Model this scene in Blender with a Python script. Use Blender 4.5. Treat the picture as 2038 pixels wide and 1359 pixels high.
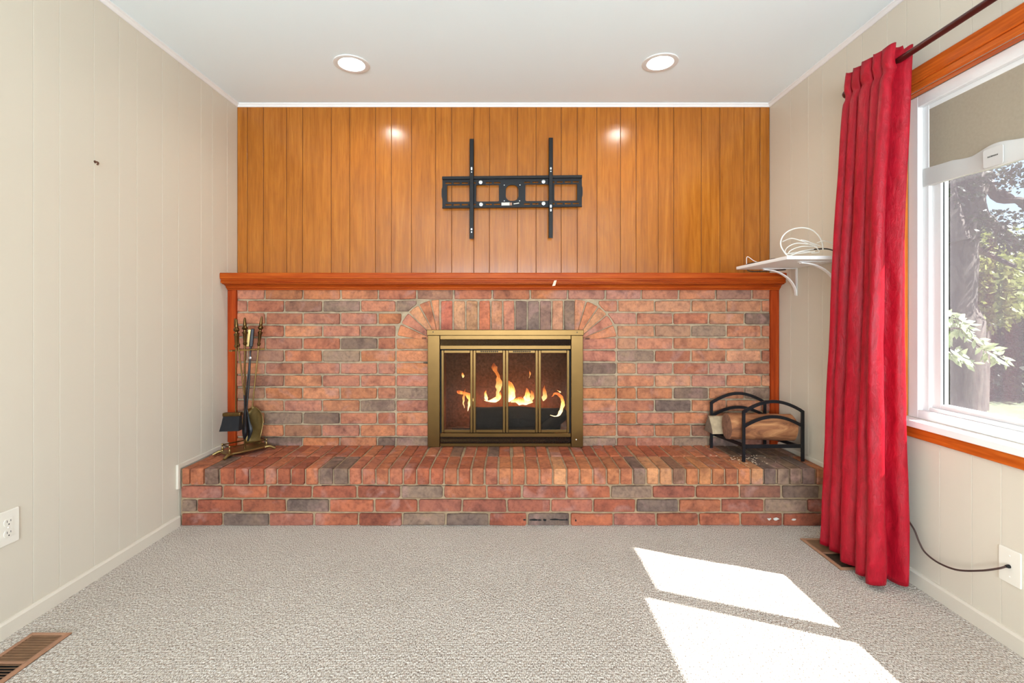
import bpy, bmesh, math, random
from mathutils import Vector, Matrix, noise as mnoise

for o in list(bpy.data.objects):
    bpy.data.objects.remove(o)
S = bpy.context.scene
COL = S.collection
R = random.Random(7)
PI = math.pi

# ------------------------------------------------------------------ camera
F, CX, CY, H = 950.0, 1010.0, 629.0, 1.117      # focal length and vanishing point in photo pixels, eye height in metres
cam = bpy.data.cameras.new('camera')
cam.sensor_fit = 'HORIZONTAL'; cam.sensor_width = 36.0
cam.lens = F / 2038 * 36.0
cam.shift_x = (1019 - CX) / 2038
cam.shift_y = -(679.5 - CY) / 2038
cam.clip_start = 0.05
S.cycles.max_bounces = 6; S.cycles.diffuse_bounces = 4; S.cycles.glossy_bounces = 3; S.cycles.transmission_bounces = 3; S.cycles.transparent_max_bounces = 10
S.cycles.caustics_reflective = False; S.cycles.caustics_refractive = False
camo = bpy.data.objects.new('camera', cam); COL.objects.link(camo)
camo.location = (0, 0, H); camo.rotation_euler = (PI / 2, 0, 0)
S.camera = camo

# ------------------------------------------------------------------ world, sun, added fill, exposure
S.view_settings.view_transform = 'Standard'
S.view_settings.look = 'None'
S.view_settings.exposure = 0.5
S.view_settings.gamma = 1.0
S.view_settings.use_curve_mapping = False
SUN_DIR = Vector((-0.925, 0.380, -1.33)).normalized()       # the way the light travels
w = bpy.data.worlds.new('world'); S.world = w; w.use_nodes = True
wn = w.node_tree.nodes; wl = w.node_tree.links
sky = wn.new('ShaderNodeTexSky'); sky.sky_type = 'NISHITA'; sky.sun_disc = False
sky.sun_elevation = math.asin(-SUN_DIR.z); sky.sun_rotation = math.atan2(-SUN_DIR.x, -SUN_DIR.y)
sky.air_density = 1.0; sky.dust_density = 1.5
wl.new(sky.outputs[0], wn['Background'].inputs[0])
wn['Background'].inputs[1].default_value = 0.22
sun = bpy.data.lights.new('sun', 'SUN'); sun.energy = 24.0; sun.angle = math.radians(0.55); sun.color = (1.0, 0.985, 0.96)
suno = bpy.data.objects.new('sun', sun); COL.objects.link(suno)
suno.rotation_euler = SUN_DIR.to_track_quat('-Z', 'Y').to_euler()

def fill_light(name, loc, rot, sx, sy, power, color=(1, 1, 1)):
    l = bpy.data.lights.new(name, 'AREA'); l.shape = 'RECTANGLE'; l.size = sx; l.size_y = sy
    l.energy = power; l.color = color
    o = bpy.data.objects.new(name, l); COL.objects.link(o); o.location = loc; o.rotation_euler = rot
    return o
# added area light, tilted up, brightens the room from behind the camera
fill_light('rear_fill', (0, -2.56, 1.20), (PI / 2 + math.radians(38), 0, 0), 2.8, 1.25, 205, (0.85, 0.955, 1.09))

# ------------------------------------------------------------------ room measures
XL, XR = -1.752, 1.700          # side walls
YP = 3.094                      # panelled wall
YB = 3.000                      # face of the brickwork
YH = 2.545                      # face of the hearth
YREAR = -2.40
ZC = 2.490                      # ceiling
ZH = 0.304                      # hearth top

def P(px, py, Y):               # photo pixel at a known depth -> room metres
    return Vector(((px - CX) * Y / F, Y, H - (py - CY) * Y / F))
def srgb(r, g, b):
    f = lambda c: (c / 255 / 12.92) if c / 255 <= 0.04045 else ((c / 255 + 0.055) / 1.055) ** 2.4
    return (f(r), f(g), f(b), 1.0)

# ------------------------------------------------------------------ mesh helpers
class MB:
    def __init__(s): s.v = []; s.f = []
    def add(s, vs, fs):
        n = len(s.v); s.v += [Vector(p) for p in vs]; s.f += [tuple(i + n for i in f) for f in fs]; return s
    def box(s, x0, x1, y0, y1, z0, z1):
        return s.add([(x0, y0, z0), (x1, y0, z0), (x1, y1, z0), (x0, y1, z0), (x0, y0, z1), (x1, y0, z1), (x1, y1, z1), (x0, y1, z1)],
                     [(0, 3, 2, 1), (4, 5, 6, 7), (0, 1, 5, 4), (1, 2, 6, 5), (2, 3, 7, 6), (3, 0, 4, 7)])
    def obox(s, c, ax, ay, az):
        c, ax, ay, az = Vector(c), Vector(ax), Vector(ay), Vector(az)
        vs = [c + ax * i + ay * j + az * k for k in (-1, 1) for i, j in ((-1, -1), (1, -1), (1, 1), (-1, 1))]
        return s.add(vs, [(0, 3, 2, 1), (4, 5, 6, 7), (0, 1, 5, 4), (1, 2, 6, 5), (2, 3, 7, 6), (3, 0, 4, 7)])
    def prism(s, poly, d):      # poly: list of 3-D points in a plane, extruded by vector d
        n = len(poly); d = Vector(d); p = [Vector(q) for q in poly]
        fs = [tuple(range(n - 1, -1, -1)), tuple(range(n, 2 * n))]
        fs += [(i, (i + 1) % n, n + (i + 1) % n, n + i) for i in range(n)]
        return s.add(p + [q + d for q in p], fs)
    def loft(s, rings, cap=True, closed=True):
        m = len(rings[0]); vs = [p for r in rings for p in r]; fs = []
        for i in range(len(rings) - 1):
            for j in range(m if closed else m - 1):
                a = i * m + j; b = i * m + (j + 1) % m
                fs.append((a, b, b + m, a + m))
        if cap:
            fs.append(tuple(range(m - 1, -1, -1))); k = (len(rings) - 1) * m
            fs.append(tuple(range(k, k + m)))
        return s.add(vs, fs)
    def tube(s, pts, r, n=8, flat=None, cap=True):
        pts = [Vector(p) for p in pts]; rings = []; a = None
        for i, p in enumerate(pts):
            t = (pts[min(i + 1, len(pts) - 1)] - pts[max(i - 1, 0)]).normalized()
            if a is None:
                up = Vector((0, 0, 1)) if abs(t.z) < 0.9 else Vector((0, 1, 0)); a = t.cross(up)
            a = a - t * a.dot(t)
            if a.length < 1e-5: a = t.orthogonal()
            a.normalize(); b = t.cross(a).normalized()
            rr = r[i] if isinstance(r, (list, tuple)) else r
            ry = rr if flat is None else rr * flat
            rings.append([p + a * (rr * math.cos(2 * PI * k / n)) + b * (ry * math.sin(2 * PI * k / n)) for k in range(n)])
        return s.loft(rings, cap)
    def lathe(s, base, axis, prof, n=16):       # prof: list of (distance along axis, radius)
        base = Vector(base); axis = Vector(axis).normalized(); a = axis.orthogonal().normalized(); b = axis.cross(a)
        rings = [[base + axis * h + (a * math.cos(2 * PI * k / n) + b * math.sin(2 * PI * k / n)) * max(rr, 1e-4) for k in range(n)] for h, rr in prof]
        return s.loft(rings)
    def build(s, name, mat, parent=None, bevel=0.0, smooth=False, seg=1, fix=True):
        me = bpy.data.meshes.new(name)
        off = parent_loc(parent)
        me.from_pydata([tuple(p - off) for p in s.v], [], s.f)
        if fix or bevel:
            bm = bmesh.new(); bm.from_mesh(me)
            if fix: bmesh.ops.recalc_face_normals(bm, faces=bm.faces)
            if bevel:
                es = [e for e in bm.edges if len(e.link_faces) == 2 and e.calc_face_angle(0) > 0.5]
                bmesh.ops.bevel(bm, geom=es, offset=bevel, segments=seg, affect='EDGES', profile=0.6)
            bm.to_mesh(me); bm.free()
        if smooth:
            me.polygons.foreach_set('use_smooth', [True] * len(me.polygons))
            me.set_sharp_from_angle(angle=math.radians(40))
        me.materials.append(mat)
        o = bpy.data.objects.new(name, me); COL.objects.link(o)
        if parent: o.parent = parent
        return o

LOCS = {}
def parent_loc(p):
    l = Vector((0, 0, 0))
    while p is not None:
        l = l + p.location; p = p.parent
    return l
def empty(name, loc=(0, 0, 0)):
    o = bpy.data.objects.new(name, None); o.empty_display_size = 0.05; COL.objects.link(o); o.location = loc; return o
def tag(o, label=None, cat=None, group=None, kind=None):
    if label: o['label'] = label
    if cat: o['category'] = cat
    if group: o['group'] = group
    if kind: o['kind'] = kind
    return o
def thing(name, loc, label, cat, group=None):
    return tag(empty(name, loc), label, cat, group)
def struct(o): o['kind'] = 'structure'; return o
def copy_tree(o, parent=None):
    c = o.copy(); COL.objects.link(c)
    if parent: c.parent = parent
    for ch in list(o.children): copy_tree(ch, c)
    return c
def catmull(pts, n):
    pts = [Vector(p) for p in pts]; out = []
    for i in range(len(pts) - 1):
        p0, p1, p2, p3 = pts[max(i - 1, 0)], pts[i], pts[i + 1], pts[min(i + 2, len(pts) - 1)]
        for k in range(n):
            t = k / n
            out.append(0.5 * ((2 * p1) + (p2 - p0) * t + (2 * p0 - 5 * p1 + 4 * p2 - p3) * t * t + (3 * p1 - p0 - 3 * p2 + p3) * t ** 3))
    out.append(pts[-1]); return out
def rrect(cx, cy, hw, hh, r, n=6):
    out = []
    for sx, sy, a0 in ((1, 1, 0), (-1, 1, 90), (-1, -1, 180), (1, -1, 270)):
        for k in range(n + 1):
            a = math.radians(a0 + 90 * k / n)
            out.append((cx + sx * (hw - r) + r * math.cos(a), cy + sy * (hh - r) + r * math.sin(a)))
    return out
def holed(mb, rect, hole, to3, d):
    """flat plate rect=(x0,x1,y0,y1) pierced by a hole outline (ccw list), extruded by d; to3 maps (x,y) -> 3-D"""
    x0, x1, y0, y1 = rect
    cx = sum(p[0] for p in hole) / len(hole); cy = sum(p[1] for p in hole) / len(hole)
    outer = []
    for hx, hy in hole:
        dx, dy = hx - cx, hy - cy
        t = min((x1 - cx) / dx if dx > 1e-9 else (x0 - cx) / dx if dx < -1e-9 else 1e9,
                (y1 - cy) / dy if dy > 1e-9 else (y0 - cy) / dy if dy < -1e-9 else 1e9)
        outer.append([cx + dx * t, cy + dy * t])
    for c in ((x0, y0), (x0, y1), (x1, y0), (x1, y1)):      # snap the closest outline points onto the corners
        i = min(range(len(outer)), key=lambda k: (outer[k][0] - c[0]) ** 2 + (outer[k][1] - c[1]) ** 2)
        outer[i] = list(c)
    n = len(hole); d = Vector(d)
    A = [to3(*p) for p in outer]; B = [to3(*p) for p in hole]
    vs = A + B + [p + d for p in A] + [p + d for p in B]; fs = []
    for i in range(n):
        j = (i + 1) % n
        fs += [(i, j, n + j, n + i), (2 * n + i, 3 * n + i, 3 * n + j, 2 * n + j), (n + i, n + j, 3 * n + j, 3 * n + i), (i, 2 * n + i, 2 * n + j, j)]
    mb.add(vs, fs)

# ------------------------------------------------------------------ materials
def newmat(name):
    m = bpy.data.materials.new(name); m.use_nodes = True
    return m, m.node_tree.nodes, m.node_tree.links, m.node_tree.nodes['Principled BSDF']
def ramp(n, stops):
    r = n.new('ShaderNodeValToRGB'); e = r.color_ramp.elements
    while len(e) < len(stops): e.new(0.5)
    for el, (p, c) in zip(e, stops): el.position = p; el.color = c
    return r
def mixc(n, l, fac, a, b, mode='MIX'):
    m = n.new('ShaderNodeMix'); m.data_type = 'RGBA'; m.blend_type = mode
    for s, val in ((m.inputs[0], fac), (m.inputs[6], a), (m.inputs[7], b)):
        if hasattr(val, 'is_linked'): l.new(val, s)
        else: s.default_value = val
    return m.outputs[2]
def coords(n, l, scale=(1, 1, 1), kind='Object', rnd=False):
    tc = n.new('ShaderNodeTexCoord'); mp = n.new('ShaderNodeMapping'); mp.inputs['Scale'].default_value = scale
    l.new(tc.outputs[kind], mp.inputs['Vector'])
    if rnd:
        oi = n.new('ShaderNodeObjectInfo'); mu = n.new('ShaderNodeVectorMath'); mu.operation = 'SCALE'
        mu.inputs[0].default_value = (13.7, 9.1, 17.3); l.new(oi.outputs['Random'], mu.inputs['Scale'])
        l.new(mu.outputs[0], mp.inputs['Location'])
    return mp.outputs[0]
def noise(n, l, vec, scale, detail=4, rough=0.55, dist=0.0):
    t = n.new('ShaderNodeTexNoise'); t.inputs['Scale'].default_value = scale; t.inputs['Detail'].default_value = detail
    t.inputs['Roughness'].default_value = rough; t.inputs['Distortion'].default_value = dist
    l.new(vec, t.inputs['Vector']); return t.outputs['Fac']
def bump(n, l, b, height, strength, dist=0.002):
    bp = n.new('ShaderNodeBump'); bp.inputs['Strength'].default_value = strength; bp.inputs['Distance'].default_value = dist
    l.new(height, bp.inputs['Height']); l.new(bp.outputs[0], b.inputs['Normal'])
def plain(name, col, rough=0.5, metal=0.0, var=0.0, nscale=30, bmp=0.0, spec=0.5, bscale=None):
    m, n, l, b = newmat(name)
    b.inputs['Roughness'].default_value = rough; b.inputs['Metallic'].default_value = metal
    b.inputs['Specular IOR Level'].default_value = spec
    if var or bmp:
        v = coords(n, l); f = noise(n, l, v, nscale, 3)
    if var:
        dk = tuple(c * (1 - var) for c in col[:3]) + (1,); lt = tuple(min(1, c * (1 + var)) for c in col[:3]) + (1,)
        r = ramp(n, [(0.3, dk), (0.7, lt)]); l.new(f, r.inputs[0]); l.new(r.outputs[0], b.inputs['Base Color'])
    else:
        b.inputs['Base Color'].default_value = col
    if bmp:
        bump(n, l, b, noise(n, l, v, bscale or nscale * 3), bmp)
    return m

def brick_mat():
    m, n, l, b = newmat('fired clay brick'); b.inputs['Roughness'].default_value = 0.78; b.inputs['Specular IOR Level'].default_value = 0.3
    oi = n.new('ShaderNodeObjectInfo'); v = coords(n, l, rnd=True)
    f1 = noise(n, l, v, 13, 4, 0.6, 0.5); f2 = noise(n, l, v, 48, 4, 0.65); f3 = noise(n, l, v, 7, 3, 0.5, 1.0)
    r1 = ramp(n, [(0.30, (0.60, 0.57, 0.60, 1)), (0.5, (1, 1, 1, 1)), (0.70, (1.22, 1.18, 1.08, 1))]); l.new(f1, r1.inputs[0])
    c = mixc(n, l, 1.0, oi.outputs['Color'], r1.outputs[0], 'MULTIPLY'); c = mixc(n, l, 1.0, c, (0.86, 0.85, 0.76, 1), 'MULTIPLY')
    r3 = ramp(n, [(0.56, (0, 0, 0, 1)), (0.72, (0.55, 0.55, 0.55, 1))]); l.new(f3, r3.inputs[0])
    c = mixc(n, l, r3.outputs[0], c, srgb(168, 128, 118))
    r2 = ramp(n, [(0.34, (0.76, 0.75, 0.75, 1)), (0.5, (1, 1, 1, 1)), (0.68, (1.14, 1.14, 1.12, 1))]); l.new(f2, r2.inputs[0])
    c = mixc(n, l, 1.0, c, r2.outputs[0], 'MULTIPLY')
    l.new(c, b.inputs['Base Color'])
    bump(n, l, b, f2, 0.55, 0.004)
    return m
def wood_panel_mat(name, dark, mid, light, axis, rough, coat=0.0, gscale=1.0):
    m, n, l, b = newmat(name); b.inputs['Specular IOR Level'].default_value = 0.5 if rough < 0.3 else 0.12
    sc = {'z': (1, 1, 0.045), 'x': (0.05, 1, 1), 'y': (1, 0.05, 1)}[axis]
    v = coords(n, l, sc, rnd=True)
    f1 = noise(n, l, v, 42 * gscale, 5, 0.6, 0.8); f2 = noise(n, l, v, 190 * gscale, 3, 0.6)
    v2 = coords(n, l, {'z': (1, 1, 0.16), 'x': (0.16, 1, 1), 'y': (1, 0.16, 1)}[axis], rnd=True)
    f3 = noise(n, l, v2, 11 * gscale, 3, 0.5, 2.2)
    r1 = ramp(n, [(0.27, dark), (0.5, mid), (0.75, light)]); l.new(f1, r1.inputs[0])
    r3 = ramp(n, [(0.3, (0.88, 0.85, 0.82, 1)), (0.55, (1, 1, 1, 1)), (0.75, (1.05, 1.04, 1.02, 1))]); l.new(f3, r3.inputs[0])
    c = mixc(n, l, 1.0, r1.outputs[0], r3.outputs[0], 'MULTIPLY')
    r2 = ramp(n, [(0.36, (0.78, 0.74, 0.7, 1)), (0.5, (1, 1, 1, 1))]); l.new(f2, r2.inputs[0])
    c = mixc(n, l, 0.6, c, r2.outputs[0], 'MULTIPLY')
    l.new(c, b.inputs['Base Color']); b.inputs['Roughness'].default_value = rough
    b.inputs['Coat Weight'].default_value = coat; b.inputs['Coat Roughness'].default_value = 0.15
    bump(n, l, b, f2, 0.08, 0.001)
    return m
def carpet_mat():
    m, n, l, b = newmat('looped berber carpet'); b.inputs['Roughness'].default_value = 0.95; b.inputs['Specular IOR Level'].default_value = 0.1
    # loops about 9 mm across stand in rows that run up the room; the yarn is flecked
    v = coords(n, l, (1.0, 0.62, 1.0))
    vo = n.new('ShaderNodeTexVoronoi'); vo.inputs['Scale'].default_value = 150; vo.inputs['Randomness'].default_value = 0.6; l.new(v, vo.inputs['Vector'])
    fl = noise(n, l, coords(n, l, (1.0, 0.42, 1.0)), 330, 2, 0.6)
    r1 = ramp(n, [(0.35, srgb(116, 102, 90)), (0.45, srgb(186, 174, 161)), (0.52, srgb(213, 204, 192)), (0.68, srgb(230, 223, 213))]); l.new(fl, r1.inputs[0])
    f2 = noise(n, l, coords(n, l, (1, 1, 1)), 2.2, 2)
    r2 = ramp(n, [(0.3, (0.94, 0.93, 0.92, 1)), (0.7, (1.02, 1.02, 1.02, 1))]); l.new(f2, r2.inputs[0])
    c = mixc(n, l, 1.0, r1.outputs[0], r2.outputs[0], 'MULTIPLY')
    l.new(c, b.inputs['Base Color'])
    iv = n.new('ShaderNodeMath'); iv.operation = 'MULTIPLY'; iv.inputs[1].default_value = -1.0; l.new(vo.outputs['Distance'], iv.inputs[0])
    bump(n, l, b, iv.outputs[0], 1.0, 0.007)
    return m
def fabric_mat():
    m, n, l, b = newmat('crinkled red curtain cloth'); b.inputs['Roughness'].default_value = 0.42; b.inputs['Specular IOR Level'].default_value = 0.28
    b.inputs['Sheen Weight'].default_value = 0.03; b.inputs['Sheen Tint'].default_value = (1, 0.45, 0.5, 1)
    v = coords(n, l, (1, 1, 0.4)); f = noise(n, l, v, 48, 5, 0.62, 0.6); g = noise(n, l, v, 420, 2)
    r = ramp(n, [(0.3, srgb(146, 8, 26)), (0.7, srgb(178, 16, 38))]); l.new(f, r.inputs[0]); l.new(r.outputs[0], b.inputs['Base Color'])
    ad = n.new('ShaderNodeMath'); ad.operation = 'ADD'; l.new(f, ad.inputs[0])
    sc = n.new('ShaderNodeMath'); sc.operation = 'MULTIPLY'; sc.inputs[1].default_value = 0.12; l.new(g, sc.inputs[0]); l.new(sc.outputs[0], ad.inputs[1])
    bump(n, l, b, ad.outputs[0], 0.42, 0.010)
    tr = n.new('ShaderNodeBsdfTranslucent'); l.new(r.outputs[0], tr.inputs[0])
    mx = n.new('ShaderNodeMixShader'); mx.inputs[0].default_value = 0.05
    l.new(b.outputs[0], mx.inputs[1]); l.new(tr.outputs[0], mx.inputs[2])
    l.new(mx.outputs[0], n['Material Output'].inputs[0])
    return m
def glass_mat(name, tint=(1, 1, 1, 1), rough=0.0, ior=1.45, base=0.0):
    m, n, l, b = newmat(name); n.remove(b)
    t = n.new('ShaderNodeBsdfTransparent'); t.inputs[0].default_value = tint
    g = n.new('ShaderNodeBsdfGlossy'); g.inputs['Roughness'].default_value = rough
    fr = n.new('ShaderNodeFresnel'); ge = n.new('ShaderNodeNewGeometry')      # same reflectance entering and leaving the pane
    mr = n.new('ShaderNodeMapRange'); mr.inputs['To Min'].default_value = ior; mr.inputs['To Max'].default_value = 1.0 / ior
    l.new(ge.outputs['Backfacing'], mr.inputs['Value']); l.new(mr.outputs[0], fr.inputs[0])
    mx = n.new('ShaderNodeMixShader'); l.new(fr.outputs[0], mx.inputs[0]); l.new(t.outputs[0], mx.inputs[1]); l.new(g.outputs[0], mx.inputs[2])
    l.new(mx.outputs[0], n['Material Output'].inputs[0]); return m
def screen_mat(name, col, cover):
    m, n, l, b = newmat(name); n.remove(b)
    t = n.new('ShaderNodeBsdfTransparent'); d = n.new('ShaderNodeBsdfTranslucent'); d.inputs[0].default_value = col
    d2 = n.new('ShaderNodeBsdfDiffuse'); d2.inputs[0].default_value = col
    ms = n.new('ShaderNodeMixShader'); ms.inputs[0].default_value = 0.5; l.new(d.outputs[0], ms.inputs[1]); l.new(d2.outputs[0], ms.inputs[2])
    mx = n.new('ShaderNodeMixShader'); mx.inputs[0].default_value = cover; l.new(t.outputs[0], mx.inputs[1]); l.new(ms.outputs[0], mx.inputs[2])
    l.new(mx.outputs[0], n['Material Output'].inputs[0]); return m
def emit_mat(name, col, strength):
    m, n, l, b = newmat(name); n.remove(b)
    e = n.new('ShaderNodeEmission'); e.inputs[0].default_value = col; e.inputs[1].default_value = strength
    l.new(e.outputs[0], n['Material Output'].inputs[0]); return m
def flame_mat(name, strength):
    m, n, l, b = newmat(name); n.remove(b)
    tc = n.new('ShaderNodeTexCoord'); sp = n.new('ShaderNodeSeparateXYZ'); l.new(tc.outputs['Generated'], sp.inputs[0])
    v = coords(n, l, (1, 1, 0.4)); f = noise(n, l, v, 34, 3, 0.6, 1.5)
    ad = n.new('ShaderNodeMath'); ad.operation = 'MULTIPLY_ADD'; ad.inputs[1].default_value = 0.9; l.new(f, ad.inputs[0])
    sb = n.new('ShaderNodeMath'); sb.operation = 'SUBTRACT'; l.new(sp.outputs[2], sb.inputs[0]); sb.inputs[1].default_value = 0.45; l.new(sb.outputs[0], ad.inputs[2])
    rc = ramp(n, [(0.0, (1, 0.80, 0.40, 1)), (0.35, (1.0, 0.62, 0.2, 1)), (0.7, (1.0, 0.30, 0.05, 1)), (1.0, (0.6, 0.10, 0.02, 1))]); l.new(ad.outputs[0], rc.inputs[0])
    e = n.new('ShaderNodeEmission'); l.new(rc.outputs[0], e.inputs[0]); e.inputs[1].default_value = strength
    t = n.new('ShaderNodeBsdfTransparent')
    ro = ramp(n, [(0.25, (0.95, 0.95, 0.95, 1)), (0.75, (0.35, 0.35, 0.35, 1)), (1.0, (0.12, 0.12, 0.12, 1))]); l.new(ad.outputs[0], ro.inputs[0])
    mx = n.new('ShaderNodeMixShader'); l.new(ro.outputs[0], mx.inputs[0]); l.new(t.outputs[0], mx.inputs[1]); l.new(e.outputs[0], mx.inputs[2])
    l.new(mx.outputs[0], n['Material Output'].inputs[0]); return m
def bark_mat(name, a, bcol, c, scale=18, axis='x'):
    m, n, l, b = newmat(name); b.inputs['Roughness'].default_value = 0.85
    v = coords(n, l, (0.3, 1, 1) if axis == 'x' else (1, 1, 0.3)); f = noise(n, l, v, scale, 6, 0.65, 1.2)
    r = ramp(n, [(0.3, a), (0.5, bcol), (0.72, c)]); l.new(f, r.inputs[0]); l.new(r.outputs[0], b.inputs['Base Color'])
    bump(n, l, b, f, 0.6, 0.008); return m
def leaf_mat(name, a, c):
    m, n, l, b = newmat(name); b.inputs['Roughness'].default_value = 0.45
    f = noise(n, l, coords(n, l), 3.0); g = noise(n, l, coords(n, l), 25)
    r = ramp(n, [(0.3, a), (0.7, c)]); l.new(g, r.inputs[0]); l.new(r.outputs[0], b.inputs['Base Color'])
    tr = n.new('ShaderNodeBsdfTranslucent'); l.new(r.outputs[0], tr.inputs[0])
    mx = n.new('ShaderNodeMixShader'); mx.inputs[0].default_value = 0.3; l.new(b.outputs[0], mx.inputs[1]); l.new(tr.outputs[0], mx.inputs[2])
    l.new(mx.outputs[0], n['Material Output'].inputs[0]); return m

M = {}
M['wall'] = plain('cream painted panelling', srgb(214, 205, 187), 0.5)
M['ceiling'] = plain('flat white ceiling paint', srgb(236, 247, 249), 0.9)
M['white'] = plain('white trim paint', srgb(238, 237, 234), 0.4)
M['vinyl'] = plain('white vinyl', srgb(234, 234, 231), 0.35)
M['base'] = plain('cream baseboard paint', srgb(218, 209, 192), 0.4)
M['panel'] = wood_panel_mat('orange brown wood panelling', srgb(148, 84, 22), srgb(168, 99, 28), srgb(182, 114, 38), 'z', 0.2)
M['groove'] = plain('dark panel groove', srgb(78, 36, 12), 0.6, var=0.1)
M['mantelwood'] = wood_panel_mat('red stained mantel wood', srgb(140, 50, 12), srgb(166, 70, 18), srgb(184, 92, 30), 'x', 0.42)
M['postwood'] = wood_panel_mat('red stained post wood', srgb(142, 50, 15), srgb(166, 64, 22), srgb(182, 80, 30), 'z', 0.42)
M['casing'] = wood_panel_mat('orange stained window casing', srgb(170, 74, 20), srgb(198, 94, 30), srgb(216, 118, 44), 'y', 0.35)
M['casing_v'] = wood_panel_mat('orange stained upright casing', srgb(176, 90, 28), srgb(204, 112, 40), srgb(220, 134, 56), 'z', 0.35)
M['brick'] = brick_mat()
M['mortar'] = plain('grey brown mortar', srgb(172, 153, 126), 0.95, var=0.22, nscale=28, bmp=0.8, bscale=120, spec=0.1)
M['hmortar'] = plain('weathered hearth mortar', srgb(166, 142, 112), 0.95, var=0.22, nscale=28, bmp=0.8, bscale=120, spec=0.1)
M['crack'] = plain('dark crack', srgb(58, 44, 34), 0.9)
M['carpet'] = carpet_mat()
M['brass'] = plain('antique brass', srgb(98, 75, 42), 0.32, 0.95, var=0.07, nscale=8)
M['brass_d'] = plain('aged dark brass', srgb(150, 126, 78), 0.34, 0.9, var=0.2, nscale=25)
M['black'] = plain('satin black metal', srgb(24, 24, 27), 0.42, 0.3, var=0.15, nscale=60)
M['blackmat'] = plain('matte black', srgb(14, 13, 13), 0.8)
M['mount'] = plain('black powder coated steel', srgb(15, 15, 17), 0.5, 0.0, spec=0.3)
M['steel'] = plain('zinc plated screw', srgb(214, 214, 210), 0.3, 0.8)
M['sticker'] = plain('white sticker', srgb(206, 202, 192), 0.6)
M['bristle'] = plain('black bristles', srgb(12, 11, 14), 0.8, var=0.4, nscale=200)
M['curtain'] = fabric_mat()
M['rod'] = plain('dark mahogany rod', srgb(72, 22, 20), 0.28, 0.1, var=0.12, nscale=12)
M['pane'] = glass_mat('clear window glass', (0.96, 0.97, 0.97, 1), 0.0, 1.22)
M['screen'] = screen_mat('fine grey insect screen', srgb(132, 123, 128), 0.22)
M['fireglass'] = glass_mat('smoked fireplace glass', (0.86, 0.83, 0.80, 1), 0.01, 1.32)
M['hem'] = plain('off white hem bar', srgb(206, 204, 198), 0.4)
M['shade'] = plain('tan roller shade cloth', srgb(164, 152, 132), 0.9, var=0.04, nscale=90)
M['lens'] = emit_mat('lit lamp lens', (1.0, 0.96, 0.89, 1), 125.0)
M['lamptrim'] = plain('white lamp trim', srgb(226, 225, 220), 0.5)
M['bark'] = bark_mat('peeling log bark', srgb(84, 48, 30), srgb(152, 98, 62), srgb(198, 142, 92), 16)
M['logend'] = plain('weathered log end', srgb(132, 96, 76), 0.9, var=0.3, nscale=45, bmp=0.5)
M['splitwood'] = plain('grey split wood', srgb(168, 148, 118), 0.9, var=0.2, nscale=30, bmp=0.5)
M['splitend'] = plain('grey split log end', srgb(120, 104, 88), 0.9, var=0.2, nscale=40, bmp=0.5)
M['char'] = plain('charred log', srgb(16, 12, 10), 0.9, var=0.6, nscale=30, bmp=0.8)
M['ash'] = plain('grey ash', srgb(70, 52, 46), 0.95, var=0.4, nscale=40, bmp=0.6)
M['ember'] = emit_mat('glowing ember', (1.0, 0.22, 0.04, 1), 1.6)
M['firebrick'] = plain('sooty firebrick', srgb(84, 56, 42), 0.9, var=0.45, nscale=60, bmp=0.9, spec=0.1)
M['flame'] = flame_mat('burning flame', 3.2)
M['flame_dim'] = flame_mat('thin flame', 1.3)
M['cable_w'] = plain('white cable jacket', srgb(232, 230, 220), 0.45)
M['cable_b'] = plain('black cable jacket', srgb(30, 24, 22), 0.5)
M['cable_br'] = plain('brown cord', srgb(66, 46, 40), 0.5)
M['plate'] = plain('ivory cover plate', srgb(232, 226, 212), 0.4)
M['vent'] = plain('tan painted register', srgb(160, 118, 90), 0.5, 0.1, var=0.08, nscale=40)
M['ventslat'] = plain('brown register louver', srgb(116, 84, 58), 0.5, 0.1, var=0.15, nscale=40)
M['nail'] = plain('rusty nail', srgb(96, 60, 40), 0.7, 0.3)
M['tape'] = plain('clear tape', srgb(226, 178, 140), 0.3)
M['grass'] = plain('lawn grass', srgb(92, 102, 74), 0.9, var=0.3, nscale=6)
M['bark2'] = bark_mat('grey tree bark', srgb(50, 44, 41), srgb(80, 72, 66), srgb(104, 94, 86), 9, 'z')
M['leaf_d'] = leaf_mat('dark green leaves', srgb(26, 34, 22), srgb(56, 68, 42))
M['leaf_y'] = leaf_mat('sunlit yellow green leaves', srgb(96, 106, 50), srgb(146, 150, 84))
M['leaf_p'] = leaf_mat('pale glossy leaves', srgb(132, 150, 104), srgb(196, 204, 168))
M['outwall'] = plain('pale house siding', srgb(200, 196, 188), 0.8)
M['debris'] = plain('pale wood crumbs', srgb(216, 190, 160), 0.9)

# ================================================================== THE SETTING
floor = struct(MB().box(-1.95, 1.85, YREAR - 0.1, 3.7, -0.12, 0.0).build('floor', M['carpet']))

LAMPS = [(-0.848, 2.598), (0.826, 2.583)]
cb = MB(); xs = [-2.0, -0.998, -0.698, 0.676, 0.976, 2.0]
to_c = lambda x, y: Vector((x, y, ZC))
up = (0, 0, 0.10)
def slab(x0, x1, y0, y1): cb.box(x0, x1, y0, y1, ZC, ZC + 0.10)
slab(-2.0, 2.0, YREAR - 0.1, 2.4); slab(-2.0, 2.0, 2.78, 3.3)
slab(-2.0, -1.03, 2.4, 2.78); slab(-0.66, 0.64, 2.4, 2.78); slab(1.01, 2.0, 2.4, 2.78)
for (lx, ly), (x0, x1) in zip(LAMPS, ((-1.03, -0.66), (0.64, 1.01))):
    holed(cb, (x0, x1, 2.4, 2.78), [(lx + 0.072 * math.cos(2 * PI * k / 40), ly + 0.072 * math.sin(2 * PI * k / 40)) for k in range(40)], to_c, up)
ceiling = struct(cb.build('ceiling', M['ceiling']))

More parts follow.
